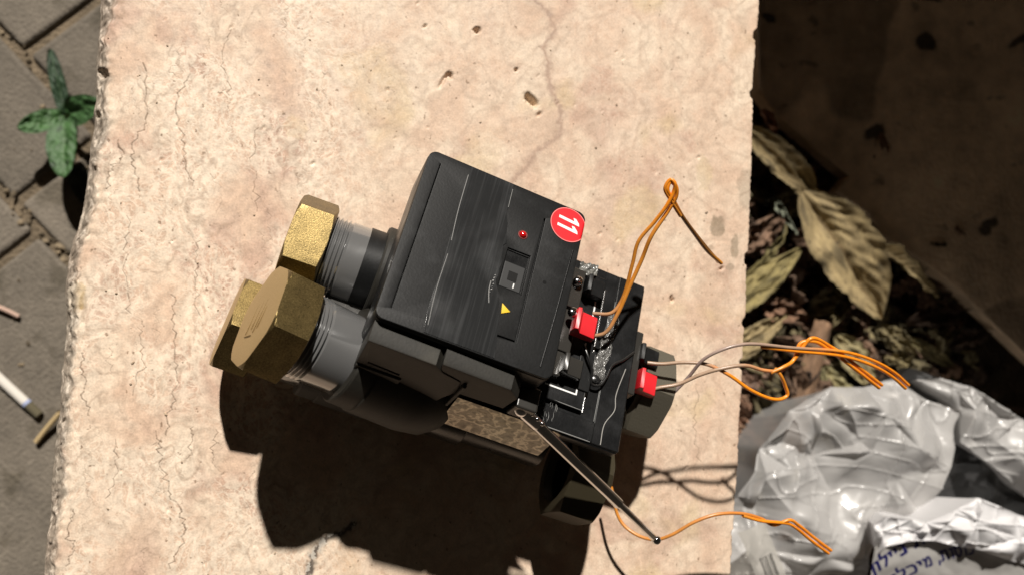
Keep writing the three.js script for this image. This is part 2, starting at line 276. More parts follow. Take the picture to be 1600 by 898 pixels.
{
  const pave = thing('pavement', null, null, [0, -.34, 0], null, 'structure');
  const ptex = texture(1024, 1024, (x, y) => { const a = fbm(x * 5, y * 5, 5, .55), b = fbm(x * 30, y * 30, 4, .6), c = fbm(x * 110, y * 110, 2), v = 1 + .3 * a + .25 * b + .2 * c, st = sstep(.15, .45, fbm(x * 9 + 40, y * 9, 4)); return [.165 * v * (1 - .35 * st), .142 * v * (1 - .36 * st), .114 * v * (1 - .4 * st)]; }, true);
  const mats = [1, .86, 1.1, .95].map((k) => new THREE.MeshStandardMaterial({ color: K(k, k * .99, k * .97), map: rep(ptex, 3.3), roughness: .92, bumpMap: rep(grainTex, 9), bumpScale: .0016 }));
  const joint = .008, dir = new THREE.Vector2(.68, .733).normalize(), nor = new THREE.Vector2(.733, -.68).normalize(), o = new THREE.Vector2(-.3465, -.2085);
  const courses = [[-.61, -.35, .26, .0], [-.35, -.088, .26, .12], [-.088, 0, .36, .09], [0, .13, .26, 0], [.13, .26, .26, .13]];   // joints across: from, to, stone length, start
  courses.forEach(([n0, n1, L, st], r) => { for (let c = -3; c < 3; c++) {
    const d0 = st + c * L, dm = d0 + L / 2, nm = (n0 + n1) / 2, px = o.x + dir.x * dm + nor.x * nm, pz = o.y + dir.y * dm + nor.y * nm; if (px > -.02 || px < -1.2 || Math.abs(pz) > .9) continue;
    const g = boxUV(new RoundedBoxGeometry(L - joint, .03, n1 - n0 - joint, 3, .004)), uv = g.attributes.uv, sh = rr(0, 3); for (let i = 0; i < uv.count; i++) uv.setXY(i, uv.getX(i) + sh, uv.getY(i) + sh * .7);
    const m = mesh('paver', g, mats[(r * 3 + c + 8) % 4], pave); m.position.set(px, -.015 + rr(-.001, .001), pz); m.rotation.y = -Math.atan2(dir.y, dir.x); m.rotation.x = rr(-.006, .006);
  } });
  const sand = new THREE.PlaneGeometry(1.6, 2, 60, 60); sand.rotateX(-Math.PI / 2); const sp = sand.attributes.position; for (let i = 0; i < sp.count; i++) sp.setY(i, .0014 * fbm(sp.getX(i) * 40, sp.getZ(i) * 40, 3)); sand.computeVertexNormals();
  const stex = texture(512, 512, (x, y) => { const a = fbm(x * 9, y * 9, 5, .6), v = 1 + .6 * a; return [.17 * v, .13 * v, .085 * v]; }, true);
  const sm = mesh('joint_sand', boxUV(sand), new THREE.MeshStandardMaterial({ map: rep(stex, 5), roughness: 1, bumpMap: rep(grainTex, 8), bumpScale: .003 }), pave); sm.position.set(-.95, -.0045, 0);
  // crumbs and dirt lying in the joints
  const cg = new THREE.IcosahedronGeometry(1, 0), N = 900, im = new THREE.InstancedMesh(cg, new THREE.MeshStandardMaterial({ roughness: 1 }), N), q = new THREE.Object3D();
  for (let i = 0; i < N; i++) {
    const nJ = [-.35, -.088, -.088, 0, .13][Math.floor(rr(0, 5))], t = rr(-.5, .5), jt = rnd() < .7 ? rr(-.006, .006) : rr(-.09, .09), x = o.x + nor.x * (nJ + jt) + dir.x * t, z = o.y + nor.y * (nJ + jt) + dir.y * t, s = rr(.0006, .0024) * (rnd() < .08 ? 2 : 1);
    q.position.set(Math.min(x, -.2), -.34 + s * .3 - (jt > -.005 && jt < .005 ? .004 : 0), z); q.scale.set(s * rr(.7, 1.6), s * rr(.5, 1), s * rr(.7, 1.6)); q.rotation.set(rr(0, 6), rr(0, 6), rr(0, 6)); q.updateMatrix(); im.setMatrixAt(i, q.matrix);
    const k = rr(.4, 1.5); im.setColorAt(i, K(.2 * k, .155 * k, .1 * k));
  }
  im.name = numbered('grit'); shadow(im); scene.add(im); tag(im, 'brown grit and crumbs scattered over the paver joints', 'grit', null, 'stuff');
}

// ---------------------------------------------------------------- the shaded stone at right and an added board out of view that shades it
{
  const pts = [[251, -175], [265, -157], [332, -107], [319, -93], [434, -14], [496, 38], [620, 140], [900, 380], [900, -640], [240, -640]].map(([x, z]) => V(x * MM, 0, z * MM));
  const st = thing('flat_stone', 'dark pitted stone slab lying in deep shade at upper right', 'stone slab', [.42, -.217, -.2]);
  const pits = []; for (let i = 0; i < 70; i++) pits.push([rnd(), rnd(), rr(.008, .022), rr(.005, .011), rr(-.4, .4)]);
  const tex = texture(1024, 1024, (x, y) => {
    const a = fbm(x * 9, y * 9, 4), b = fbm(x * 40, y * 40, 4, .6), blotch = sstep(.0, .06, fbm(x * 3.4 + 5, y * 3.4 + 1, 3)); let p = .6 * sstep(.36, .5, fbm(x * 30 + 9, y * 40, 3)) * sstep(-.1, .2, a);  // broad patches of darker stone colour, plus pits
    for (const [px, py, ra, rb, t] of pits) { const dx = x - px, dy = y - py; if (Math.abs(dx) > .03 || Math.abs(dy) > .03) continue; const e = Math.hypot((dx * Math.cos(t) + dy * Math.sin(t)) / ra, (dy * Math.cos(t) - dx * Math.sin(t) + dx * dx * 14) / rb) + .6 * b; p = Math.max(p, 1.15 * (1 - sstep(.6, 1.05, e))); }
    const v = (1.05 + .5 * a + .45 * b) * (1 - .42 * blotch) * (1 - .75 * p); return [.74 * v, .56 * v, .39 * v];
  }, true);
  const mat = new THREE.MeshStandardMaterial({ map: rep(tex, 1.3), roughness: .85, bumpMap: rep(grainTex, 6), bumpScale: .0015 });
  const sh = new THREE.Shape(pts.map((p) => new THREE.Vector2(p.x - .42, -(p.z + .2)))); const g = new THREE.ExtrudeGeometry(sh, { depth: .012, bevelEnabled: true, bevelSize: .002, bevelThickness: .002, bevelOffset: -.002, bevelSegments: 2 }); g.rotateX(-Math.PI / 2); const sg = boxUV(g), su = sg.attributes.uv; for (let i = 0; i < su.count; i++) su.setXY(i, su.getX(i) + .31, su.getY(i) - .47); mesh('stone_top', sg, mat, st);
  // pits as dark hollows: shallow dished chips let into the face
  // a plank shelf on posts, added out of view and cut to shade this corner
  const up = .85, off = sunDir.clone().multiplyScalar(up / sunDir.y), bd = thing('shade_board', 'plank shelf on posts, added out of view to shade the flat stone', 'blocker', [.5 + off.x, -.2 + up, -.25 + off.z]);
  const wood = new THREE.MeshStandardMaterial({ color: K(.2, .13, .07), roughness: .8, bumpMap: rep(grainTex, 4), bumpScale: .001 });
  const bs = new THREE.Shape([[236, -330], [238, -147], [279, -115], [337, -83], [396, -26], [408, 22], [440, 84], [570, 250], [900, 250], [900, -330]].map(([x, z]) => new THREE.Vector2(x * MM - .5, -(z * MM + .25))));
  const bg = new THREE.ExtrudeGeometry(bs, { depth: .018, bevelEnabled: false }); bg.rotateX(-Math.PI / 2); mesh('plank', boxUV(bg), wood, bd);
  for (const [x, z] of [[.36, .3], [.36, -.04], [-.2, -.05]]) { const pg = boxUV(new THREE.BoxGeometry(.03, up + .06, .03)); pg.translate(x, -(up + .06) / 2, z); mesh('post', pg, wood, bd); }
}

// ---------------------------------------------------------------- leaves
const leafTex = texture(512, 512, (x, y) => { const a = fbm(x * 9, y * 9, 4, .6), b = fbm(x * 50, y * 50, 3), p = sstep(.28, .5, fbm(x * 14 + 7, y * 14, 3)), v = (.85 + .35 * a + .2 * b) * (1 - .5 * p); return [v * .8, v * .78, v * .74]; }, true);
function leafGeo(L, Wd, o = {}) {
  const { blunt = .75, rag = 1, fold = .35, curl = .2, vein = .001, n = 8, wave = .004, tipPow = 1, stalk = 0, col = [.3, .24, .1], rib = [.2, .14, .06], twist = 0, s0 = 0 } = o;
  return gridGeo(56, 26, (t, s) => {
    const q = (s - .5) * 2, prof = Math.pow(Math.sin(Math.PI * Math.pow(clamp(t * .985 + .01), .85)), blunt) * (1 - .25 * t * tipPow), w = Wd / 2 * prof * (1 + rag * .1 * noise(t * 7 + s0, Math.sign(q) * 3 + s0) * Math.abs(q) + rag * .07 * noise(t * 26 + s0, Math.sign(q) * 5) * Math.abs(q));
    const a = Math.abs(q), ph = (t - .32 * a + .035 * noise(t * 6 + s0, a * 3)) * n * Math.PI * 2; let y = fold * a * w - curl * L * (t - .5) * (t - .5) + vein * .7 * (1 + .8 * noise(t * 4 + s0, q * 2)) * Math.cos(ph) * sstep(0, .25, a) * prof * (1 - .5 * a) + wave * (noise(t * 4 + s0, q * 1.6 + 3 + s0) + .4 * noise(t * 11 + s0, q * 4)) + rag * .12 * w * q * q * Math.sin(t * 5 + s0);
    const an = twist * (t - .5), z = q * w * Math.cos(Math.atan(fold) * .7); return V(t * L, y * Math.cos(an) + z * Math.sin(an), z * Math.cos(an) - y * Math.sin(an));
  }, (t, s) => {
    const q = Math.abs(s - .5) * 2, ph = (t - .32 * q) * n * Math.PI * 2, k = Math.max(1 - sstep(.0, .07, q), .28 * sstep(.82, 1, Math.cos(ph + Math.PI)) * sstep(0, .1, q)), b = (1 + .35 * noise(t * 6 + s0, s * 5) + .2 * noise(t * 22, s * 14 + s0) - .3 * sstep(.8, 1, q)) * (1 - .55 * sstep(.3, .55, noise(t * 5 + s0 * 2, s * 4)));
    return [0, 1, 2].map((i) => lerp(col[i] * b, rib[i], k));
  });
}
const dryMat = new THREE.MeshPhysicalMaterial({ vertexColors: true, map: leafTex, side: THREE.DoubleSide, roughness: .78, bumpMap: rep(grainTex, 2), bumpScale: .0003 });
const greenMat = new THREE.MeshPhysicalMaterial({ vertexColors: true, side: THREE.DoubleSide, roughness: .55, bumpMap: rep(grainTex, 2), bumpScale: .0002 });
function orient(m, a, b, roll = 0) {                                   // local +x along a -> b, local +y kept near world up, then rolled about x
  const x = b.clone().sub(a).normalize(), z = x.clone().cross(V(0, 1, 0)).normalize(), y = z.clone().cross(x); m.quaternion.setFromRotationMatrix(new THREE.Matrix4().makeBasis(x, y, z)); m.rotateX(roll); m.position.copy(a); return m;
}
let leafSeed = 0;
function leaf(label, a, b, Wd, roll, o = {}) {
  const A = V(...a).multiplyScalar(MM), B = V(...b).multiplyScalar(MM); leafSeed += 3.7;
  const m = mesh('dry_leaf', leafGeo(A.distanceTo(B), Wd * MM, { s0: leafSeed, ...o }), dryMat); orient(m, A, B, roll); return tag(m, label, 'leaf', 'dry leaves beside the slab');
}
const tan = [.43, .335, .175], tanRib = [.2, .135, .06], olive = [.36, .31, .12], oliveRib = [.11, .09, .03], brown = [.3, .17, .105], brownRib = [.12, .06, .035];
leaf('large tan dry leaf with a sharp central fold and ribbed right half', [282, -190, -90], [368, -212, 12], 60, .1, { fold: .5, curl: .10, vein: .0011, n: 9, col: tan, rib: tanRib, tipPow: .2 });
leaf('narrow tan leaf with a pale ribbed rim, tip pointing right under the stone edge', [350, -196, -50], [416, -200, -8], 26, -.5, { fold: .5, curl: .16, vein: .0011, n: 9, col: tan, rib: tanRib });
leaf('smooth pale tan leaf at the top, tucked between slab edge and shaded stone', [236, -196, -142], [308, -202, -80], 32, .1, { fold: .3, curl: .2, n: 7, vein: .0005, col: tan, rib: tanRib });
leaf('yellowish olive leaf with dark parallel veins touching the slab edge', [218, -200, 8], [284, -196, -46], 27, -.1, { fold: .15, curl: .22, n: 6, vein: .0012, col: [.35, .29, .12], rib: oliveRib });
leaf('small pale olive leaf lying just below the dark veined one', [220, -212, 44], [280, -212, 8], 25, 0, { fold: .3, curl: .25, n: 6, col: tan, rib: oliveRib });
leaf('thin curled olive leaf standing beside the slab above the dark veined leaf', [240, -210, -18], [272, -196, -62], 14, .5, { fold: .5, curl: .2, n: 6, col: [.25, .21, .08], rib: oliveRib });
leaf('round pale olive leaf behind the orange wire ends', [326, -214, 26], [364, -216, 72], 29, .1, { fold: .1, curl: .25, n: 5, col: [.42, .36, .19], rib: tanRib });
leaf('pale green leaf half hidden beneath the grey plastic bag', [318, -222, 52], [348, -220, 96], 25, 0, { fold: .1, curl: .2, n: 5, col: [.40, .36, .19], rib: tanRib });
leaf('slender olive leaf at far right below the shaded stone', [398, -224, 28], [448, -222, 56], 15, .1, { fold: .3, curl: .15, n: 8, col: [.42, .36, .18], rib: tanRib });
leaf('small olive leaf standing edge-on above the bag at right', [396, -226, 44], [410, -220, 78], 15, .2, { fold: .3, curl: .25, n: 5, col: [.40, .35, .18], rib: tanRib });
leaf('dark brown curled leaf below the olive leaves', [256, -218, 0], [296, -212, 8], 24, .3, { fold: .6, curl: .4, n: 6, wave: .008, col: brown, rib: brownRib });
leaf('dark shrivelled brown leaf in the middle of the litter', [268, -222, -40], [296, -214, -2], 22, -.4, { fold: .7, curl: .35, n: 6, wave: .009, col: [.2, .13, .09], rib: brownRib });
leaf('reddish brown leaf fragment next to the slab below the wires', [214, -216, 66], [248, -218, 104], 28, .2, { fold: .2, curl: .3, n: 6, wave: .006, col: [.3, .17, .11], rib: brownRib });
leaf('pinkish brown leaf lying flat under the looped wires', [232, -220, 50], [270, -222, 72], 24, 0, { fold: .15, curl: .3, n: 5, wave: .006, col: [.36, .23, .17], rib: brownRib });
leaf('small reddish leaf scrap high beside the slab edge', [250, -196, -158], [262, -194, -136], 11, .3, { fold: .3, curl: .5, n: 4, col: [.5, .24, .14], rib: brownRib });
leaf('silvery green leaf blade standing on edge beside the big tan leaf', [266, -210, -90], [278, -196, -56], 8, 1.0, { fold: .3, curl: .1, n: 5, col: [.3, .33, .25], rib: [.2, .22, .16] });
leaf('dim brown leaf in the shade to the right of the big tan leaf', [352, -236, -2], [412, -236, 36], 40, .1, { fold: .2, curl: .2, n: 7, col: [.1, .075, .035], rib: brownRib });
{
  // broken strip of bark / wood pointing up behind the wires
  const g = gridGeo(10, 40, (s, t) => { const w = lerp(.011, .0085, t), q = (s - .5) * 2; return V(q * w + .004 * Math.sin(t * 2), .006 * (1 - q * q) + .0015 * noise(q * 5, t * 14), t * .11 + .002 * noise(q * 8, 3)); }, (s, t) => { const k = .8 + .4 * noise(s * 9, t * 5) + .35 * sstep(.9, 1, t); return [.33 * k, .2 * k, .12 * k]; });
  const m = mesh('bark_strip', g, dryMat); m.position.set(.282, -.214, .12); m.rotation.y = Math.PI - .32; tag(m, 'strip of pale brown bark standing behind the crossing orange wires', 'bark');
  // litter
  const lg = leafGeo(.02, .011, { fold: .3, curl: .5, n: 4, wave: .004, col: [.5, .5, .5], rib: [.25, .25, .25] }), N = 1000, im = new THREE.InstancedMesh(lg, dryMat, N), q = new THREE.Object3D();
  for (let i = 0; i < N; i++) {
    q.position.set(rr(.13, .52), -.246 + rr(-.01, .014), rr(-.17, .26)); q.rotation.set(rr(-.7, .7), rr(0, 6.28), rr(-.7, .7)); q.scale.setScalar(i < 420 ? rr(1.2, 2.7) : rr(.4, 1.5)); if (i < 420) q.position.set(rr(.18, .46), -.246 + rr(0, .024), rr(-.12, .12)); q.updateMatrix(); im.setMatrixAt(i, q.matrix);
    const k = rr(.2, .9); im.setColorAt(i, rnd() < .6 ? K(.75 * k, .46 * k, .3 * k) : K(.8 * k, .66 * k, .34 * k));
  }
  im.name = 'leaf_litter'; shadow(im); scene.add(im); tag(im, 'crumbled brown leaf litter on the soil between slab and stone', 'leaf litter', null, 'stuff');
}

// ---------------------------------------------------------------- left: weed, cigarette end, twig
{
  const w = thing('green_weed', 'small green weed with pointed leaves growing out of the paver joint', 'plant', [-.306, -.336, -.154]);
  const base = V(-306, -322, -154), g1 = [.045, .12, .035], g2 = [.11, .17, .07];
  const put = (tip, Wd, roll, col, b = base, o = {}) => { const A = b.clone().multiplyScalar(MM), B = V(...tip).multiplyScalar(MM); leafSeed += 2.3; const m = mesh('leaf', leafGeo(A.distanceTo(B), Wd * MM, { fold: .3, curl: .18, n: 6, vein: .0005, wave: .0016, rag: .12, blunt: .42, col, rib: col.map((c, i) => lerp(c, g2[i], .35)), s0: leafSeed, ...o }), greenMat, w); orient(m, A, B, roll); m.position.sub(w.position); };
  put([-318, -318, -208], 13, .1, [.022, .05, .022], base, { tipPow: .4 }); put([-335, -306, -138], 19, -.1, [.05, .12, .035], base, { tipPow: .3 }); put([-300, -300, -100], 25, .15, [.045, .11, .032], V(-304, -312, -148), { tipPow: .3 }); put([-274, -298, -160], 25, .2, [.04, .1, .03], base, { tipPow: .3 }); put([-293, -332, -84], 18, .0, [.012, .02, .012], V(-300, -334, -116));  // two leaves get darker greens for the shadow on them
  const st = new THREE.TubeGeometry(curve([[-306, -345, -154], [-305, -335, -153], [-306, -320, -154]], MM), 10, .0012, 6); st.translate(.306, .336, .154); mesh('stem', st, new THREE.MeshStandardMaterial({ color: K(.1, .13, .04), roughness: .7 }), w);
}
{
  const c = thing('cigarette_end', 'white cigarette end with a burnt brown tip lying on the pavers', 'cigarette end', [-.341, -.336, .071]);
  const cy = (l, r, x, mat, name) => { const g = new THREE.CylinderGeometry(r, r * 1.02, l, 20); g.rotateZ(Math.PI / 2); g.translate(x, 0, 0); mesh(name, g, mat, c); };
  cy(.046, .0038, -.010, new THREE.MeshStandardMaterial({ color: K(.66, .62, .56), roughness: .8, bumpMap: rep(grainTex, 1), bumpScale: .0003 }), 'paper');
  cy(.0035, .00386, .0135, new THREE.MeshStandardMaterial({ color: K(.3, .34, .5), roughness: .8 }), 'band');
  cy(.013, .0036, .021, new THREE.MeshStandardMaterial({ color: K(.1, .085, .05), roughness: .95 }), 'filter');
  c.rotation.y = -Math.atan2(20, 20); c.position.x -= .002;
  const tw = (label, pts, r, col) => { const p0 = V(...pts[0]).multiplyScalar(MM), g = new THREE.TubeGeometry(curve(pts, MM), 16, r, 7); g.translate(-p0.x, -p0.y, -p0.z); const m = mesh('twig', g, new THREE.MeshStandardMaterial({ color: K(...col), roughness: .9, bumpMap: rep(grainTex, 1), bumpScale: .0005 })); m.position.copy(p0); tag(m, label, 'twig'); };
  tw('yellowish dry stem lying beside the burnt cigarette tip', [[-325, -335, 112], [-316, -333, 100], [-306, -330, 88]], .0022, [.5, .37, .19]);
  tw('short pinkish twig on the pavers near the left frame edge', [[-362, -335, 0], [-350, -335, 5], [-341, -336, 10]], .0019, [.55, .38, .3]);
}

// ---------------------------------------------------------------- the device
// its own axes: u along the pipes (to the right), v down the face, w out of the face; millimetres from the face's upper left corner
const AX = new THREE.Matrix4().makeBasis(V(.93785288, -.04048677, .34466331), V(.30349178, -.38596795, -.871161).normalize(), V(.16829949, .92162333, -.34969375));
const O0 = V(-.04924188, .07826399, -.05010514), W = 69.05, H = 75.83;
const dev = thing('black_device', 'black plastic device with brass hex caps, red sticker and chrome antenna lying on the slab', 'device', [-.03, 0, .012]);
dev.quaternion.setFromRotationMatrix(AX);
const OFF = O0.clone().sub(dev.position).applyQuaternion(dev.quaternion.clone().invert());
function part(name, geo, mat, parent = dev, uv = true) { const g = uv ? boxUV(geo) : geo; g.translate(OFF.x, OFF.y, OFF.z); return mesh(name, g, mat, parent); }
const uvw = (u, v, w) => V(u * MM, -v * MM, w * MM);
function roundRect(u0, v0, u1, v1, r, S = THREE.Shape) {
  const s = new S(), x0 = u0 * MM, x1 = u1 * MM, y1 = -v0 * MM, y0 = -v1 * MM; r *= MM;
  s.moveTo(x0 + r, y0); s.lineTo(x1 - r, y0); s.absarc(x1 - r, y0 + r, r, -Math.PI / 2, 0); s.lineTo(x1, y1 - r); s.absarc(x1 - r, y1 - r, r, 0, Math.PI / 2); s.lineTo(x0 + r, y1); s.absarc(x0 + r, y1 - r, r, Math.PI / 2, Math.PI); s.lineTo(x0, y0 + r); s.absarc(x0 + r, y0 + r, r, Math.PI, Math.PI * 1.5); return s;
}
const poly = (pts, S = THREE.Shape) => new S(pts.map(([u, v]) => new THREE.Vector2(u * MM, -v * MM)));
function slabGeo(shape, w0, w1, b = .4) { const d = (w1 - w0) * MM, g = new THREE.ExtrudeGeometry(shape, { depth: d - 2 * b * MM, bevelEnabled: b > 0, bevelSize: b * MM, bevelThickness: b * MM, bevelOffset: -b * MM, bevelSegments: 3, curveSegments: 10 }); g.translate(0, 0, (w0 + b) * MM); return creased(g, .6); }
function sweepU(pts, u0, u1, b = .6) {                                  // (v, w) outline swept along u
  const g = new THREE.ExtrudeGeometry(new THREE.Shape(pts.map(([v, w]) => new THREE.Vector2(-v * MM, w * MM))), { depth: (u1 - u0 - 2 * b) * MM, bevelEnabled: b > 0, bevelSize: b * MM, bevelThickness: b * MM, bevelOffset: -b * MM, bevelSegments: 2 });
  g.applyMatrix4(new THREE.Matrix4().makeBasis(V(0, 1, 0), V(0, 0, 1), V(1, 0, 0))); g.translate((u0 + b) * MM, 0, 0); return creased(g, .6);
}
function sweepV(pts, v0, v1, b = .4) {                                  // (u, w) outline swept along v
  const g = new THREE.ExtrudeGeometry(new THREE.Shape(pts.map(([u, w]) => new THREE.Vector2(u * MM, w * MM))), { depth: (v1 - v0 - 2 * b) * MM, bevelEnabled: b > 0, bevelSize: b * MM, bevelThickness: b * MM, bevelOffset: -b * MM, bevelSegments: 2 });
  g.applyMatrix4(new THREE.Matrix4().makeBasis(V(1, 0, 0), V(0, 0, 1), V(0, -1, 0))); g.translate(0, -(v0 + b) * MM, 0); return creased(g, .6);
}
const rbox = (u0, v0, w0, u1, v1, w1, r = .6) => { const g = new RoundedBoxGeometry((u1 - u0) * MM, (v1 - v0) * MM, (w1 - w0) * MM, 3, r * MM); g.translate((u0 + u1) / 2 * MM, -(v0 + v1) / 2 * MM, (w0 + w1) / 2 * MM); return g; };
function along(geo, c, th, ph = 0) {                                    // geometry built along +y, its end (y = 0) at c, running inward (+u) with its outer end raised by th
  const ax = V(Math.cos(th) * Math.cos(ph), Math.sin(ph), -Math.sin(th) * Math.cos(ph)).normalize();
  geo.applyQuaternion(new THREE.Quaternion().setFromUnitVectors(V(0, 1, 0), ax)); geo.translate(c[0] * MM, -c[1] * MM, c[2] * MM); return geo;
}
function lathe(prof, seg = 72) { return creased(new THREE.LatheGeometry(prof.map(([r, y]) => new THREE.Vector2(r * MM, y * MM)), seg), .5); }
function hexCap(AF, L, ro, ch = 3.2, holeR = 16.4, pick) {
  const seg = 96, rings = [], a2 = AF / 2, cr = a2 / Math.cos(Math.PI / 6);
  rings.push([0, 0], [a2 * .5, 0], [a2 * .9, 0]); for (let i = 0; i <= 6; i++) rings.push([lerp(a2 * 1.05, cr + .2, i / 6), .35 + ch * i / 6 * .4]);
  rings.push([99, L * .3], [99, L * .7]); for (let i = 6; i >= 0; i--) rings.push([lerp(a2 * .97, cr + .2, i / 6), L - ch * i / 6 * .4]); rings.push([holeR, L], [holeR - 1, L - 4]);
  const P = [], I = [];
  rings.forEach(([r, t], j) => { for (let i = 0; i <= seg; i++) { const a = ro + i / seg * Math.PI * 2, k = ((i / seg * 6) % 1 - .5) * Math.PI / 3, hx = a2 / Math.cos(k), q = Math.min(r, hx - (Math.abs(k) > .5 ? .12 : 0)); P.push(q * Math.cos(a) * MM, t * MM, q * Math.sin(a) * MM); if (j < rings.length - 1 && i < seg) { const b = j * (seg + 1) + i; I.push(b, b + seg + 1, b + 1, b + 1, b + seg + 1, b + seg + 2); } } });
  const n = 3 * 2 * seg * 3; if (pick === 'face') I.length = n; else if (pick === 'sides') I.splice(0, n);
  const g = new THREE.BufferGeometry(); g.setAttribute('position', new THREE.Float32BufferAttribute(P, 3)); g.setIndex(I); return creased(g, .42);
}
// --- housing with face, label channel, tape
part('housing', slabGeo(roundRect(0, 0, W, H, 3.6), -26, -1.2, 1), M.plastic);
{
  const face = roundRect(.15, .15, W - .15, H - .15, 3.5);
  face.holes.push(poly([[51.7, 10], [52.3, 10], [52.6, 66.2], [45, 66.4], [45, 65.8], [51.9, 65.6]], THREE.Path)); face.holes.push(poly([[40.4, 29.2], [50, 29], [50.2, 46.8], [40.2, 46.6]], THREE.Path));
  face.holes.push(poly([[5.3, 5], [5.65, 5], [5.3, 70.5], [4.95, 70.5]], THREE.Path));
  part('face_plate', slabGeo(face, -1.3, .0, .22), M.smooth);
    const dot = new THREE.CylinderGeometry(.8 * MM, .8 * MM, .3 * MM, 18); dot.rotateX(Math.PI / 2); dot.translate(57.9 * MM, -37.7 * MM, -.12 * MM); part('pin_hole', dot, new THREE.MeshStandardMaterial({ color: K(.002, .002, .002), roughness: 1 }));
  // worn ridges on the right flank
  const rg = new THREE.TubeGeometry(new THREE.CatmullRomCurve3([uvw(66.4, 19, -.1), uvw(65.6, 34, 0), uvw(64.9, 50, 0), uvw(63.6, 72, -.1)]), 30, .45 * MM, 6); part('edge_ridge', rg, M.plastic);
}
{ // ribbed tape over the left half, torn along its right edge
  const pts = [[17.5, .6]]; for (let i = 0; i <= 44; i++) { const t = i / 44, v = .6 + t * 74.6; pts.push([35.7 + 5.2 * sstep(.1, .5, t) + 5 * sstep(.55, 1, t) + .35 * noise(v * .8, 3) + .55 * noise(v * .23, 9) + (v > 42 && v < 52 ? -1.6 * Math.abs(noise(v * .7, 1)) : 0) - (v > 28 && v < 47 ? 1.6 : 0), v]); }
  pts.push([18.6, 75.2]); for (let i = 8; i > 0; i--) pts.push([17.7 + .5 * noise(i * .9, 2), .6 + 74.6 * i / 9]);
  const tg = slabGeo(poly(pts), .02, .3, .1);
  const tt = texture(1024, 1024, (x, y) => { const s = scuffAt(x, y), d = sstep(-.1, .5, fbm(x * 3.1, y * 2.2 + 4, 4)), v = .12 + .2 * Math.max(0, fbm(x * 62, y * 1.6, 3, .7)) + .16 * d * Math.max(0, fbm(x * 110 + 9, y * 3, 2)) + .12 * d + 1.0 * s * s * d; return [v * .36, v * .37, v * .38]; }, true);
  const tb = texture(512, 512, (x, y) => { const b = .5 + .5 * fbm(x * 60, y * 2, 2); return [b, b, b]; });
  part('ribbed_tape', tg, new THREE.MeshPhysicalMaterial({ specularIntensity: .6, color: K(.46, .46, .46), map: rep(tt, 14), roughness: .4, roughnessMap: rep(wearRough, 14), bumpMap: rep(tb, 14), bumpScale: .00003 }));
  const crease = new THREE.MeshStandardMaterial({ color: K(.24, .24, .235), roughness: .6 });
  for (const [p, r] of [[[[17.2, 5], [17.5, 22], [18.4, 36]], .16], [[[18.6, 42], [18.4, 58], [19.3, 72]], .14], [[[36, 3], [36.2, 12]], .12], [[[37.2, 46], [37.4, 50], [38.6, 55]], .2]]) part('tape_crease', new THREE.TubeGeometry(new THREE.CatmullRomCurve3(p.map(([u, v]) => uvw(u, v, .27))), 24, r * MM, 5), crease);
}
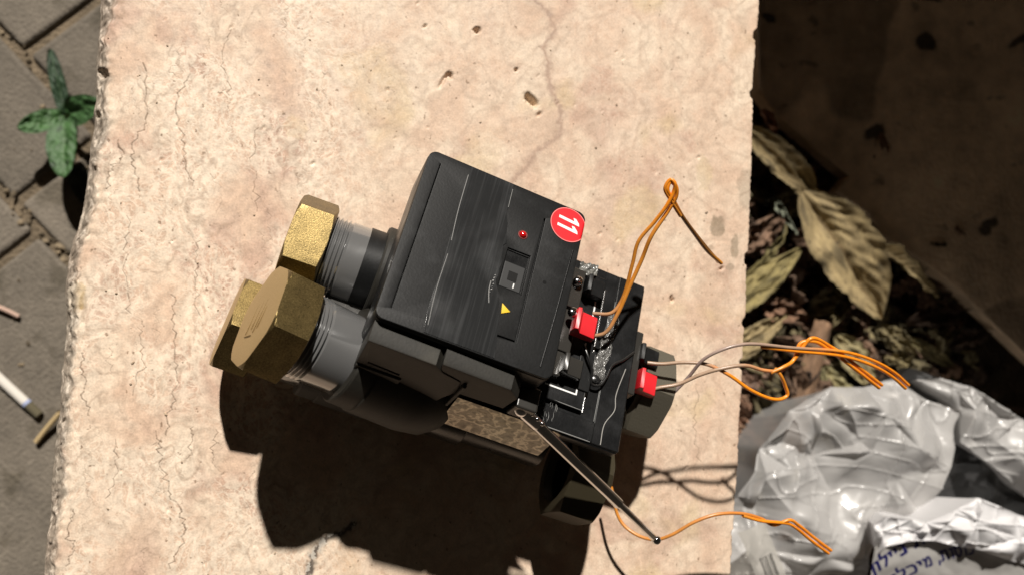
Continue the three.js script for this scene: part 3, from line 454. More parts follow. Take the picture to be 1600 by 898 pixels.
{ // slide switch, red lamp, yellow triangle, number sticker
  const sw = part('switch_well', rbox(40, 29, -4.2, 50.2, 46.8, -2.6, .3), M.dark);
  const wall = (a) => part('switch_wall', rbox(...a, .15), M.smooth, sw); wall([40.1, 29.1, -3, 50.1, 29.7, -.7]); wall([40.1, 46.1, -3, 50.1, 46.7, -.7]); wall([40.0, 29.6, -3, 40.6, 46.2, -.7]); wall([49.6, 29.6, -3, 50.2, 46.2, -.7]);
  part('switch_slider', rbox(40.7, 34.6, -3, 49.5, 46, -.7, .4), M.slider, sw); part('slider_notch', rbox(43.2, 38.2, -1.2, 47, 42.4, -.6, .2), new THREE.MeshStandardMaterial({ color: K(.003, .003, .003), roughness: .9 }), sw);
  part('slider_glint', rbox(46.1, 42.9, -1.2, 46.6, 45, -.6, .1), M.white, sw);
  for (let i = 0; i < 7; i++) { const u = 38.2 + .9 * noise(i * 3.3, 1), v = 43 + i * 1.25; part('torn_fleck', new THREE.TetrahedronGeometry(rr(.25, .55) * MM).translate(u * MM, -v * MM, .25 * MM), M.white, dev); }
  const led = new THREE.SphereGeometry(1.55 * MM, 28, 14, 0, Math.PI * 2, 0, Math.PI / 2); led.rotateX(Math.PI / 2); led.translate(44.8 * MM, -21.3 * MM, -.05 * MM);
  const lamp = part('indicator_lamp', led, new THREE.MeshPhysicalMaterial({ color: K(.5, .006, .008), roughness: .12, clearcoat: 1, clearcoatRoughness: .05 }));
  const ring = new THREE.TorusGeometry(1.75 * MM, .28 * MM, 8, 30); ring.translate(44.8 * MM, -21.3 * MM, -.0 * MM); part('lamp_ring', ring, new THREE.MeshStandardMaterial({ color: K(.16, .02, .015), roughness: .5 }), lamp);
  part('yellow_triangle', slabGeo(poly([[43.6, 53], [47.4, 55.3], [44.2, 57.2]]), .0, .34, .05), new THREE.MeshStandardMaterial({ color: K(.72, .47, .02), roughness: .5 }));
  const N = 512, c = document.createElement('canvas'); c.width = c.height = N; const g = c.getContext('2d'); g.fillStyle = '#d3131f'; g.fillRect(0, 0, N, N);
  for (let i = 0; i < 300; i++) { g.fillStyle = `rgba(${rnd() < .5 ? '255,120,120' : '90,0,0'},.05)`; g.fillRect(rr(0, N), rr(0, N), rr(2, 60), rr(1, 4)); }
  g.strokeStyle = '#ef8f8a'; g.lineWidth = 9; g.beginPath(); g.arc(256, 256, 249, 0, 7); g.stroke(); g.fillStyle = '#f6efe9'; g.save(); g.translate(256, 256); g.rotate(Math.PI / 2);
  for (const x of [-60, 66]) { g.beginPath(); g.moveTo(x + 26, -150); g.lineTo(x + 26, -148); g.lineTo(x + 4, 150); g.lineTo(x - 38, 150); g.lineTo(x - 22, -72); g.lineTo(x - 70, -48); g.lineTo(x - 68, -88); g.lineTo(x - 14, -140); g.closePath(); g.fill(); }
  g.restore();
  const tex = new THREE.CanvasTexture(c); tex.colorSpace = THREE.SRGBColorSpace;
  const sr = 7.9, st = gridGeo(64, 14, (a, b) => { const an = a * Math.PI * 2, r = b * sr, u = 62.2 + r * Math.cos(an), v = 8.4 + r * Math.sin(an); let w = .12, uu = u; if (u > W - .7) { const over = u - W + .7; uu = W - .7 + .85 * Math.sin(Math.min(over / .85, 1.57)); w = .12 - .85 * (1 - Math.cos(Math.min(over / .85, 1.57))) - Math.max(0, over - 1.33); } let vv = v; if (v < .9) { vv = .9 - .85 * Math.sin(Math.min((.9 - v) / .85, 1.57)); w -= .85 * (1 - Math.cos(Math.min((.9 - v) / .85, 1.57))); } return uvw(uu, vv, w); });
  const suv = st.attributes.uv; for (let i = 0; i < suv.count; i++) { const an = suv.getX(i) * Math.PI * 2, r = suv.getY(i); suv.setXY(i, .5 + .5 * r * Math.cos(an), 1 - (.5 + .5 * r * Math.sin(an))); }
  part('number_sticker', st, new THREE.MeshPhysicalMaterial({ map: tex, roughness: .45, clearcoat: .3, clearcoatRoughness: .3, side: THREE.DoubleSide }), dev, false).userData.label = 'round red sticker with the white number 11';
}
// --- lower body
part('lower_body', sweepU([[5, -25], [75, -25], [79, -32], [82, -46], [70, -64], [58, -72], [46, -66], [16, -58], [12, -40]], 3, 44, 1), M.body);
part('lower_body', sweepU([[8, -25], [74, -25], [76, -36], [64, -58], [20, -56], [10, -40]], 43, 69, 1), M.dark);
part('lower_body', sweepU([[6, -41], [76, -41], [74, -50], [62, -62], [24, -62], [10, -52]], 68, 116, 1), M.dark);
{
  const sh = new THREE.Shape([[1.5, -4], [27, -4.5], [31, -9], [39, -12], [41, -22], [38, -34], [36, -46], [30, -66], [12, -70], [2, -56]].map(([u, w]) => new THREE.Vector2(u * MM, w * MM)));
  for (const q of [[[5, -22], [19, -23.5], [19, -26.5], [5, -24.6]], [[4.5, -42], [20, -43], [20, -44.6], [4.5, -44.2]]]) sh.holes.push(new THREE.Path(q.map(([u, w]) => new THREE.Vector2(u * MM, w * MM))));
  const g = new THREE.ExtrudeGeometry(sh, { depth: 8 * MM, bevelEnabled: true, bevelSize: .6 * MM, bevelThickness: .6 * MM, bevelOffset: -.6 * MM, bevelSegments: 2 }); g.applyMatrix4(new THREE.Matrix4().makeBasis(V(1, 0, 0), V(0, 0, 1), V(0, -1, 0))); g.translate(0, -75 * MM, 0); part('side_panel', creased(g, .6), M.body);
  part('side_panel', sweepV([[29, -3], [56, -4], [61, -10], [60.5, -24], [33, -25.5], [29.5, -20]], 74, 83, .9), M.body);
  part('side_rib', rbox(40.2, 77, -36, 41.6, 85, -12, .5), M.body);
  part('panel_step', rbox(2, 82, -40.5, 20, 84.6, -27.5, .7), M.body);
}
// --- pipes, threads and caps
const PIPES = [{ c: [-39.3, 37.4, -46], th: -.013, ro: -2.81, len: 40 }, { c: [-37.6, 76, -34.9], th: .3075, ro: -2.83, len: 44 }, { c: [-51.5, 64.5, -82], th: .12, ro: -2.6, len: 50 }];
const capGeo = (ro) => hexCap(39, 16.5, ro);
PIPES.forEach((p, i) => {
  const AFk = i === 1 ? 39.6 : 38.6;
  const cap = part('brass_cap', along(hexCap(AFk, 15.8, p.ro + Math.PI / 2, 3.2, 16.4, 'sides'), p.c, p.th, .03), M.brass);
  part('end_face', along(hexCap(AFk, 15.8, p.ro + Math.PI / 2, 3.2, 16.4, 'face'), p.c, p.th, .03), M.brassFace, cap);
  cap.userData.label = ['upper brass hex cap with a bright speckled side', 'front brass hex cap with scratched end face', 'lowest brass hex cap resting on the slab'][i];
  const prof = [[15.6, 12]]; for (let k = 0; k < 5; k++) prof.push([15.7, 14 + k * 1.7], [16.8, 14.7 + k * 1.7], [16.8, 15 + k * 1.7], [15.7, 15.6 + k * 1.7]);
  prof.push([16.3, 23], [16.6, 23.3], [16.6, p.len], [15, p.len]); part('pipe', along(lathe(prof), p.c, p.th, .03), M.pipe);
  if (i === 0) part('dark_band', along(lathe([[16, 30.5], [17, 30.8], [17, 40], [16, 40.2]]), p.c, p.th, .03), M.smooth);  // dark band round the inner end of the upper pipe
  part('collar', along(lathe([[16, 37.4], [19.4, 37.4], [20, 38.2], [20, 46], [20.6, 46.6], [20.6, i === 0 ? 60 : 68], [19, 78], [15, 84]]), p.c, p.th * .9, .03), M.body);
});
{ // scratched strokes stamped in the front end face
  const p = PIPES[1], ax = V(Math.cos(p.th), 0, -Math.sin(p.th)), e1 = V(0, -1, 0), e2 = ax.clone().cross(e1), mat = new THREE.MeshStandardMaterial({ color: K(.2, .13, .05), metalness: .6, roughness: .6 });
  for (const [a, b, c, d] of [[-9, 4, 7, 6], [-9, 4, -7, -3], [-8, -1, 6, 1.5], [-6, -5, 8, -2], [8, 6, 9, -1], [-2, -7, 7, -5]]) {
    const q = (s, t) => uvw(...p.c).add(e1.clone().multiplyScalar(s * MM)).add(e2.clone().multiplyScalar(t * MM)).addScaledVector(ax, -.03 * MM); part('scratch', new THREE.TubeGeometry(new THREE.LineCurve3(q(a, b), q(c, d)), 4, .16 * MM, 5), mat, dev);
  }
}
part('gap_block', rbox(-17, 50, -66, 4, 66, -46, 1), M.dark);  // added dark block that closes the bright gap between two pipes
part('lower_pipe', along(lathe([[0, 40], [16, 40], [16.4, 41], [16.4, 92], [18.4, 93], [18.4, 112], [16.6, 113], [16.6, 150], [14, 151], [0, 151]]), PIPES[2].c, .0, 0), M.dark);
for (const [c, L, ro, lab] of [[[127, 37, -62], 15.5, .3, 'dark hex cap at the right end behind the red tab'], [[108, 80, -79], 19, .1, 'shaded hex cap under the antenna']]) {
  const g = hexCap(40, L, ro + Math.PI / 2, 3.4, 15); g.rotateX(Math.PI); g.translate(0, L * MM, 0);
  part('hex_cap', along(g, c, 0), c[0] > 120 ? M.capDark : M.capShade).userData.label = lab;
}
// --- terminal plate at the right
{
  const pl = roundRect(56, -2, 117, 80.2, 2.2), plate = part('terminal_plate', slabGeo(pl, -42, -36.4, .7), M.plastic);
  part('plate_rim', rbox(103.4, -1.6, -37, 116.4, 79.6, -35.6, .5), M.plastic, plate);
  part('plate_rim', rbox(76, 70.5, -37, 104, 79.4, -35.2, .6), M.plastic, plate);
  part('raised_block', rbox(70, 4, -37, 96.4, 68.3, -33.6, .5), M.plastic, plate);
  part('raised_block', rbox(90.6, 41, -34, 97.6, 60, -32.7, .5), M.smooth, plate);
  const worn = new THREE.MeshStandardMaterial({ color: K(.19, .19, .185), roughness: .55 });
  const edge = (p, r = .2) => part('worn_highlight', new THREE.TubeGeometry(new THREE.CatmullRomCurve3(p.map((q) => uvw(...q))), 20, r * MM, 5), worn, plate);  // pale lines: edge wear with its highlights painted in
  edge([[82, 67.8, -33.9], [90, 68, -33.8], [96, 68, -33.9]], .28); edge([[96.2, 48, -33.9], [96.1, 58, -33.8], [96.2, 67.6, -33.9]]); edge([[97.3, 42, -32.9], [97.4, 50, -32.9], [97.2, 59, -33]]); edge([[103.4, 12, -35.9], [103.5, 40, -35.8], [103.3, 70, -35.9]], .16); edge([[78, 79.2, -35.6], [90, 79.3, -35.4], [103, 79.2, -35.6]], .3); edge([[96, 5, -33.9], [96.2, 16, -33.8], [96.1, 30, -33.9]], .15);
  for (let i = 0; i < 26; i++) { const u = rr(72, 80), v = rr(66, 79), l = rr(1, 5); edge([[u + 6, v, -34.9 - .4], [u + 6.3 + rr(-.3, .3), v + l / 2, -34.9 - .35], [u + 6.2, v + l, -34.9 - .4]], rr(.05, .12)); }
  part('plate_seam', rbox(97.4, 8, -36.6, 98, 68, -36, .1), M.steel, plate);
  part('plate_seam', new THREE.TubeGeometry(new THREE.CatmullRomCurve3([uvw(113.5, 42, -35.4), uvw(111, 56, -35.4), uvw(111.6, 62, -35.4), uvw(108, 70, -35.4), uvw(107.8, 79, -35.4)]), 30, .22 * MM, 5), new THREE.MeshStandardMaterial({ color: K(.3, .29, .27), roughness: .7 }), plate);
  const line = (a) => part('printed_line', rbox(...a, .02), M.white, plate);
  line([92.8, 15, -33.62, 93.5, 29, -33.5]); line([92.0, 38, -33.62, 92.7, 62.6, -33.5]); line([78, 62, -33.62, 92, 62.7, -33.5]);
  // spring clips: housing, red and black levers, screws
  const lever = (u, v0, v1, w, k = 1) => sweepV([[u, w], [u + .4, w + 4.2], [u + 1.8, w + 4.6], [u + 3.4 * k, w + 1.6], [u + 9.4 * k, w + 1.1], [u + 10 * k, w + .2], [u + 10 * k, w - 2.6], [u + 9, w - 3.2], [u + 1, w - 3.2]], v0, v1, .45);
  const clip = (n, u, v0, w, lab) => part('spring_clip', rbox(u, v0, w, u + 11, v0 + 19.6, w + 6, .5), M.dark, plate);
  clip(0, 73, 8, -33.6) ; clip(1, 73, 29, -33.6); part('spring_clip', rbox(73, 48, -33.6, 82, 59.5, -28.6, .5), M.dark, plate);
  part('clip_lever', lever(84.6, 9.6, 17.8, -29.2), M.smooth, plate); part('clip_lever', lever(80.4, 30.8, 41, -23.4, 1.12), M.red, plate).userData.label = 'red clip lever beside the red sticker';
  part('clip_lever', lever(81, 49.8, 58, -28.4), M.dark, plate);
  part('tape_scrap', gridGeo(14, 10, (a, b) => uvw(82 + a * 8.4, 1.4 + b * 6 - a * 1.4, -32.4 + 1.6 * noise(a * 5, b * 5) + a)), new THREE.MeshPhysicalMaterial({ color: K(.13, .13, .12), roughness: .25, clearcoat: .6, side: THREE.DoubleSide }), plate);
  for (const [u, v, w] of [[80.2, 15.8, -24.6], [79.4, 33.2, -20.8], [100, 52, -34.6]]) {
    const g = mergeGeometries([lathe([[0, 1], [1.1, .95], [1.9, .5], [2.1, 0], [2.1, -1.5]], 24).deleteAttribute('uv'), boxUV(new THREE.BoxGeometry(.5 * MM, .7 * MM, 2.6 * MM)).deleteAttribute('uv').translate(0, .9 * MM, 0)]); g.rotateX(Math.PI / 2); g.translate(u * MM, -v * MM, w * MM); part('screw', g, v > 50 ? M.gloss : M.chrome, plate);
  }
  // crumpled clear tape and a black rubber loop on the plate
  part('crumpled_tape', gridGeo(36, 60, (a, b) => { const f = .6 * Math.abs(noise(a * 4 + 2, b * 5)) + .5 * Math.abs(noise(a * 8, b * 11 + 4)); return uvw(98.5 + a * 5.5 + 1.6 * noise(b * 3, 3) + (1 - b) * 2.2, 19 + b * 32, -35.9 + 3.2 * f); }), new THREE.MeshPhysicalMaterial({ color: K(.13, .128, .122), roughness: .22, clearcoat: 1, clearcoatRoughness: .18, side: THREE.DoubleSide }), plate);
  part('black_lead', new THREE.TubeGeometry(new THREE.CatmullRomCurve3([[90, 41, -30], [93, 46, -29.6], [96.5, 51, -31], [98, 55.5, -33], [101.6, 55, -33], [104, 50.5, -33], [106, 44, -33.4], [111, 39, -34.4], [116, 33, -35.2]].map((p) => uvw(...p))), 60, .62 * MM, 8), M.gloss, plate);
  // second pair of clips on the right flank
  part('spring_clip', rbox(112, 20, -46, 121, 51, -38.4, .6), M.dark, plate); part('clip_lever', lever(120, 25.6, 33.8, -40.6, 1.1), M.smooth, plate); part('clip_lever', lever(121.6, 37.6, 47.4, -40.4), M.red, plate).userData.label = 'red clip lever on the right flank by the dark cap';
}
// --- strip tilted to mirror the lit slab, its reflected mottling painted in
{ const c = uvw(66, 84, -42), g = gridGeo(30, 12, (a, b) => V((a - .5) * 45 * MM, (b - .5) * 23 * MM, .06 * MM * fbm(a * 9, b * 5, 2))); g.rotateX(Math.PI / 2 + .0); const n = new THREE.Matrix4().makeRotationX(-.17); g.applyMatrix4(n); g.translate(c.x, c.y, c.z); part('reflection_strip', g, new THREE.MeshStandardMaterial({ map: rep(texture(512, 512, (x, y) => { const a = fbm(x * 12, y * 12, 4, .6), r = clamp(1 - Math.abs(fbm(x * 9 + 3, y * 9, 3)) * 6), v = .1 + .1 * a + .13 * r - .07 * sstep(.2, .4, a); return [v * 1.1, v, v * .8]; }, true), 18), metalness: 1, roughness: .12, side: THREE.DoubleSide, bumpMap: rep(grainTex, 12), bumpScale: .0001 })); }
// --- antenna
{
  const a = uvw(66, 82.5, -19), b = uvw(160.5, 97.8, -75.5), d = b.clone().sub(a), L = d.length(), q = new THREE.Quaternion().setFromUnitVectors(V(0, 1, 0), d.clone().normalize());
  const k = (g) => { g.applyQuaternion(q); g.translate(a.x, a.y, a.z); return g; }, l = L / MM, j = l * .685;
  const ant = part('antenna', k(lathe([[0, 4], [1.9, 4], [2.35, 5], [2.35, j - .3], [1.9, j], [1.62, j + .15], [1.62, l - 3], [1.3, l - 2]], 32)), M.blackChrome);
  part('antenna_tip', new THREE.SphereGeometry(2.25 * MM, 24, 16).translate(b.x, b.y, b.z), M.chrome, ant);
  part('hinge', new THREE.SphereGeometry(3 * MM, 24, 16).translate(a.x, a.y, a.z), M.chrome, ant);
  part('hinge', k(lathe([[0, 1], [2.4, 1.4], [2.7, 2.2], [2.7, 10.5], [2.3, 11.2], [2.3, 12]], 24)), M.chrome, ant);
  for (const t of [4, 7.5, 11]) { const g = new THREE.SphereGeometry(1 * MM, 14, 10); g.translate(1.2 * MM, t * MM, 2.3 * MM); part('hinge_pin', k(g), M.chrome, ant); }
  part('antenna_bracket', rbox(62, 74, -25, 71, 84, -14, 1), M.dark);
}

// ---------------------------------------------------------------- wires
function tube(pts, r, cols, name, parent, label) {
  pts = pts.map(([x, y, z], i) => i && i < pts.length - 1 ? [x + .35 * noise(i * 1.7, x * .3), y + .3 * noise(i * 1.3 + 9, z * .3), z + .35 * noise(i * 2.1, y)] : [x, y, z]); const cv = curve(pts, MM), n = Math.max(40, pts.length * 12), g = new THREE.TubeGeometry(cv, n, r, 10, false), C = [], p = g.attributes.position, per = 11;
  for (let i = 0; i < p.count; i++) { const t = Math.floor(i / per) / n; let c; for (let k = 1; k < cols.length; k++) if (t <= cols[k][0] || k === cols.length - 1) { const s = clamp((t - cols[k - 1][0]) / (cols[k][0] - cols[k - 1][0])); c = [0, 1, 2].map((m) => lerp(cols[k - 1][1][m], cols[k][1][m], s)); break; } const v = 1 + .12 * noise(t * 40, 3); C.push(c[0] * v, c[1] * v, c[2] * v); }
  g.setAttribute('color', new THREE.Float32BufferAttribute(C, 3));
  const e0 = new THREE.SphereGeometry(r * .98, 10, 8), end = cv.getPoint(1); e0.translate(end.x, end.y, end.z);
  const cc = new Float32Array(e0.attributes.position.count * 3); for (let i = 0; i < cc.length; i += 3) cc.set(cols[cols.length - 1][1], i); e0.setAttribute('color', new THREE.BufferAttribute(cc, 3));
  const G = mergeGeometries([g, e0]); const o = parent.position; G.translate(-o.x, -o.y, -o.z); return mesh(name, G, wireMat, parent);
}
const wireMat = new THREE.MeshPhysicalMaterial({ vertexColors: true, roughness: .38, clearcoat: .3, clearcoatRoughness: .25 });
const OR = [.88, .27, .012], OD = [.62, .235, .03], GR = [.36, .24, .16], BR = [.2, .085, .02];
const shift = (pts, d, t0 = 0) => pts.map(([x, y, z], i) => { const s = sstep(t0, t0 + .15, i / (pts.length - 1)); return [x + d[0] * s, y + d[1] * s, z + d[2] * s]; });
{
  const w = thing('orange_wire_pair', 'orange twin wire looping up from the red clip beside the sticker', 'wire', [.027, .063, .022], 'orange wire pairs of the device');
  tube([[22.5, 61, 14], [29.3, 65, 13.9], [33.5, 67, 8.8], [36.0, 73, -6.6], [37.2, 77, -15.6], [43.0, 81, -23.4], [46.8, 85, -29.9], [48.9, 87.4, -35.4], [48.6, 89, -38], [46.9, 88.6, -39.6], [45.2, 87, -36.4], [48.6, 85, -31.6], [54.4, 80.6, -26.3]], .0008, [[0, GR], [.2, OD], [.5, OD], [.7, OR], [1, OD]], 'wire', w);
  tube([[21.5, 59, 23.8], [27.1, 63, 22.3], [31.8, 66, 14.7], [36.2, 70, 2.1], [40.1, 74, -8.4], [42.2, 79, -17.4], [48.5, 83, -28.2], [50.4, 86, -33.8], [49.3, 88, -37.4], [47.1, 88, -38.9], [46.1, 87, -35.9], [49.4, 85, -32.1], [55.2, 80, -26.7], [64.5, 72, -20.1], [73.7, 65, -13.5], [83.8, 58, -8.9]], .00088, [[0, GR], [.15, OD], [.4, OD], [.6, OR], [.72, BR], [.9, BR], [1, [.7, .28, .03]]], 'wire', w);
  tube([[54.2, 80.4, -27.4], [64.2, 71.5, -21.2], [73.7, 64.4, -14.8], [82.6, 57.6, -9.6]], .00085, [[0, BR], [.9, BR], [1, [.7, .28, .03]]], 'wire', w);
}
{
  const w = thing('orange_wire_pair', 'two crossing orange wires running off the slab from the right flank clips', 'wire', [.056, .054, .04], 'orange wire pairs of the device');
  tube([[50, 53.5, 35.5], [55.8, 55, 36], [66.6, 56, 35.5], [76.4, 58, 36.3], [86.1, 60, 40.9], [95.9, 60, 47.8], [107.3, 58, 51.9], [113.5, 57, 52.2], [116.2, 57, 50.5], [114.7, 58, 46.6], [110.8, 60, 41.1], [108.9, 60, 38.6]], .00082, [[0, GR], [.3, GR], [.45, OR], [.8, OR], [1, OD]], 'wire', w);
  const B = [[50, 51, 48.6], [55, 53, 46.8], [63.9, 55, 45.1], [73.2, 58, 40.8], [82.5, 61, 37.7], [92.8, 62, 36.9], [102.7, 61, 39], [111.8, 60, 38.9], [118.6, 60, 34], [122.3, 61, 28.2], [125.6, 62, 24.8], [138.5, 58, 28.9], [155.8, 52, 38.2], [173.8, 45, 47.6]];
  tube(B, .00085, [[0, GR], [.3, GR], [.5, OR], [1, OR]], 'wire', w);
  tube([[106, 60.5, 40.2], [112, 61.6, 37.4], [117.4, 60.4, 34.6], [121, 60.6, 27.2], [126.8, 61.4, 26.2], [137.6, 58, 30.5], [154.8, 52, 39.8], [172.3, 45, 48.9]], .00085, [[0, OD], [.15, OR], [1, OR]], 'wire', w);
  const C = [[60, 44, 55], [64.4, 48, 49.6], [69.4, 53, 42.5], [73.9, 60, 33.7], [81.2, 64, 29.4], [91.4, 65, 27.2], [115.9, 63, 29], [145.1, 58, 31.3], [166.1, 52, 36.2], [180.2, 47, 42], [190.2, 43, 48]];
  tube(C, .00078, [[0, [.3, .24, .24]], [.5, GR], [.66, OR], [1, OR]], 'wire', w);
  tube([[100, 63.5, 28.6], [116, 62.5, 30.6], [144.8, 57.4, 33.1], [165.2, 51.6, 38], [178.8, 46.6, 43.6], [188.8, 42.6, 49.6]], .0008, [[0, OD], [.15, OR], [1, OR]], 'wire', w);
}
{
  const w = thing('orange_wire_pair', 'orange wire curving past the antenna tip, its twisted end over the grey bag', 'wire', [.048, .02, .1], 'orange wire pairs of the device');
  tube([[44.3, 20, 95.9], [47.7, 20, 109.7], [50.2, 22, 114.5], [56.3, 26, 118.6], [62.8, 30, 119.4], [69.1, 34, 116.7], [78.6, 38, 110.1], [88.9, 40, 106.9], [101.8, 40, 106.9], [112.7, 38, 110.2], [120.5, 36, 114.1], [127.9, 37, 111.9], [134.2, 34.6, 115.2], [144.5, 30.4, 122.3], [157.4, 25.4, 130.8]], .0008, [[0, OD], [.35, [.55, .22, .05]], [.6, [.6, .2, .03]], [.78, OR], [1, OR]], 'wire', w);
  tube([[101.8, 40.6, 107.8], [112.5, 38.8, 111], [120.6, 37.4, 112.6], [128.6, 35.6, 114.2], [133.6, 34, 116.8], [143.7, 29.9, 123.9], [156.3, 24.9, 132.3]], .0008, [[0, OD], [.2, OR], [1, OR]], 'wire', w);
}

// ---------------------------------------------------------------- plastic bags
function sheet(outline, cx, cz, yFn, nA = 170, nR = 80) {              // closed outline [x, z] in mm round (cx, cz); yFn(x, z, r 0..1) -> mm
  const N = outline.length, ang = outline.map(([x, z]) => Math.atan2(z - cz, x - cx)), R = outline.map(([x, z]) => Math.hypot(x - cx, z - cz));
  const order = [...Array(N).keys()].sort((a, b) => ang[a] - ang[b]);
  const rad = (a) => { for (let k = 0; k < N; k++) { const i = order[k], j = order[(k + 1) % N]; let a0 = ang[i], a1 = ang[j]; if (k === N - 1) a1 += 6.283185; let q = a; if (q < a0) q += 6.283185; if (q >= a0 && q <= a1) { const t = (q - a0) / (a1 - a0), x = lerp(R[i] * Math.cos(a0), R[j] * Math.cos(a1), t), z = lerp(R[i] * Math.sin(a0), R[j] * Math.sin(a1), t); return Math.hypot(x, z); } } return R[order[0]]; };
  return gridGeo(nA, nR, (s, t) => { const a = -Math.PI + s * 2 * Math.PI, rm = rad(a), r = Math.min(t * 1.25, 1), ex = Math.max(0, t - .8) / .2, rd = rm * r * (1 - .4 * ex) * (1 + .05 * noise(Math.cos(a) * 3 + cx, Math.sin(a) * 3) * r); const rq = rd * (1 - .4 * ex), x = cx + rq * Math.cos(a), z = cz + rq * Math.sin(a); return V(x * MM, (yFn(x, z, r) - 130 * ex) * MM, z * MM); });
}
const crumple = (x, z) => { const p = x + 7 * fbm(x * .02, z * .02, 2), q = z + 7 * fbm(x * .02 + 9, z * .02, 2), c = Math.cos(.6), d = Math.sin(.6), u = c * p + d * q, v = (c * q - d * p) * .7; return 15 * tri(u / 48, v / 38) + 5 * tri(p / 21 + 40, q / 24) + .9 * tri(u / 9, v / 8 + 70) + 1.8 * Math.exp(-Math.abs(noise(u * .028 + 5, v * .018)) / .03); };
function film(rim, inner, bulge, sd, base = -250) {                       // thin film: flat facets between knots [x, z, y] (mm), sharp creases, pockets that bulge a little
  const pts = [...rim, ...inner], n = pts.length, T = [], nr = rim.length;
  const inside = (x, z) => { let c = false; for (let i = 0, j = nr - 1; i < nr; j = i++) { const [a, b] = rim[i], [e, f] = rim[j]; if ((b > z) !== (f > z) && x < (e - a) * (z - b) / (f - b) + a) c = !c; } return c; };
  for (let i = 0; i < n; i++) for (let j = i + 1; j < n; j++) for (let k = j + 1; k < n; k++) {
    const [ax, az] = pts[i], [bx, bz] = pts[j], [cx, cz] = pts[k], d = 2 * (ax * (bz - cz) + bx * (cz - az) + cx * (az - bz)); if (Math.abs(d) < 1) continue;
    const A = ax * ax + az * az, B = bx * bx + bz * bz, C = cx * cx + cz * cz, ux = (A * (bz - cz) + B * (cz - az) + C * (az - bz)) / d, uz = (A * (cx - bx) + B * (ax - cx) + C * (bx - ax)) / d, r = (ux - ax) ** 2 + (uz - az) ** 2;
    if (pts.some(([x, z], m) => m !== i && m !== j && m !== k && (x - ux) ** 2 + (z - uz) ** 2 < r - 1e-6)) continue;
    if (inside((ax + bx + cx) / 3, (az + bz + cz) / 3)) T.push(d > 0 ? [i, k, j] : [i, j, k]);
  }
  const P = [], I = [], N = 30; let q = sd; const r1 = () => { q = (q * 16807 + 11) % 2147483647; return q / 2147483647; };
  const ht = (x, z) => 4 * fbm(x * .03 + sd, z * .03, 2) + 1.2 * noise(x * .07 + z * .03, z * .05 + sd) + 1.7 * Math.exp(-Math.abs(noise(x * .035 + sd, z * .02 + x * .01)) / .03) + 1.2 * Math.exp(-Math.abs(noise(x * .02 - z * .03 + 4, z * .05 + sd)) / .035) + .12 * noise(x * .25, z * .25);
  const soft = (x, z, flat) => { let sw = 1e-9, sy = 0; for (const [px, pz, py] of pts) { const g = Math.exp(-((px - x) ** 2 + (pz - z) ** 2) / 260); sw += g; sy += g * py; } return .38 * flat + .62 * sy / sw; };
  for (const t of T) {
    const [a, b, c] = t.map((m) => pts[m]), bu = 1.5 * bulge * (r1() * 2 - .6), o = P.length / 3, at = []; let m = 0;
    for (let i = 0; i <= N; i++) for (let j = 0; j <= N - i; j++) {
      const u = i / N, v = j / N, w = 1 - u - v, x = a[0] * w + b[0] * u + c[0] * v, z = a[1] * w + b[1] * u + c[1] * v, e = Math.min(1, 12 * u * v * w * 3);
      P.push(x * MM, (soft(x, z, a[2] * w + b[2] * u + c[2] * v) + .6 * bu * 27 * u * v * w + ht(x, z)) * MM, z * MM); at[i * (N + 1) + j] = m++;
    }
    for (let i = 0; i < N; i++) for (let j = 0; j < N - i; j++) { const f = (x, y) => o + at[x * (N + 1) + y]; I.push(f(i, j), f(i + 1, j), f(i, j + 1)); if (j < N - i - 1) I.push(f(i + 1, j), f(i + 1, j + 1), f(i, j + 1)); }
  }
  const mx = rim.reduce((v, k) => v + k[0], 0) / nr, mz = rim.reduce((v, k) => v + k[1], 0) / nr;
  for (let i = 0; i < nr; i++) { const o = P.length / 3, M2 = 16; for (let k = 0; k <= M2; k++) for (let l = 0; l <= 6; l++) { const a = rim[i], b = rim[(i + 1) % nr], t = k / M2, g = l / 6, x0 = lerp(a[0], b[0], t), z0 = lerp(a[1], b[1], t), y0 = soft(x0, z0, lerp(a[2], b[2], t)) + ht(x0, z0), f = .3 * Math.pow(g, .8), x = lerp(x0, mx, f), z = lerp(z0, mz, f); P.push(x * MM, lerp(y0, base, g) * MM, z * MM); if (k < M2 && l < 6) { const e = o + k * 7 + l; I.push(e, e + 1, e + 7, e + 7, e + 1, e + 8); } } }
  const g = new THREE.BufferGeometry(); g.setAttribute('position', new THREE.Float32BufferAttribute(P, 3)); g.setAttribute('uv', new THREE.Float32BufferAttribute(new Float32Array(P.length / 3 * 2), 2)); g.setIndex(I); return creased(mergeVertices(g, 2e-5), .8);
}
function facets(sd, n, spread, amp) {                                  // sharp creases: folded planes
  const F = []; let s = sd; const r = () => { s = (s * 16807 + 11) % 2147483647; return s / 2147483647; }; for (let i = 0; i < n; i++) { const a = r() * Math.PI, k = .6 + r(); F.push([Math.cos(a), Math.sin(a), (r() - .5) * spread, amp * k / n, 6 + 22 * r()]); }
  return (x, z, cx, cz) => { let y = 0; for (const [a, b, o, k, w] of F) { const d = a * (x - cx) + b * (z - cz) + o, p = Math.abs(((d / w + 1e3 + .35 * noise(x * .03 + o, z * .03)) % 2) - 1); y += k * p; } return y; };
}
const bagMat = new THREE.MeshPhysicalMaterial({ color: K(.72, .705, .69), roughness: .36, transmission: .55, thickness: 0, ior: 1.4, side: THREE.DoubleSide, clearcoat: .5, clearcoatRoughness: .12 });
const whiteBag = new THREE.MeshPhysicalMaterial({ color: K(.82, .81, .82), roughness: .4, transmission: .3, thickness: 0, ior: 1.4, side: THREE.DoubleSide, clearcoat: .3, clearcoatRoughness: .3 });
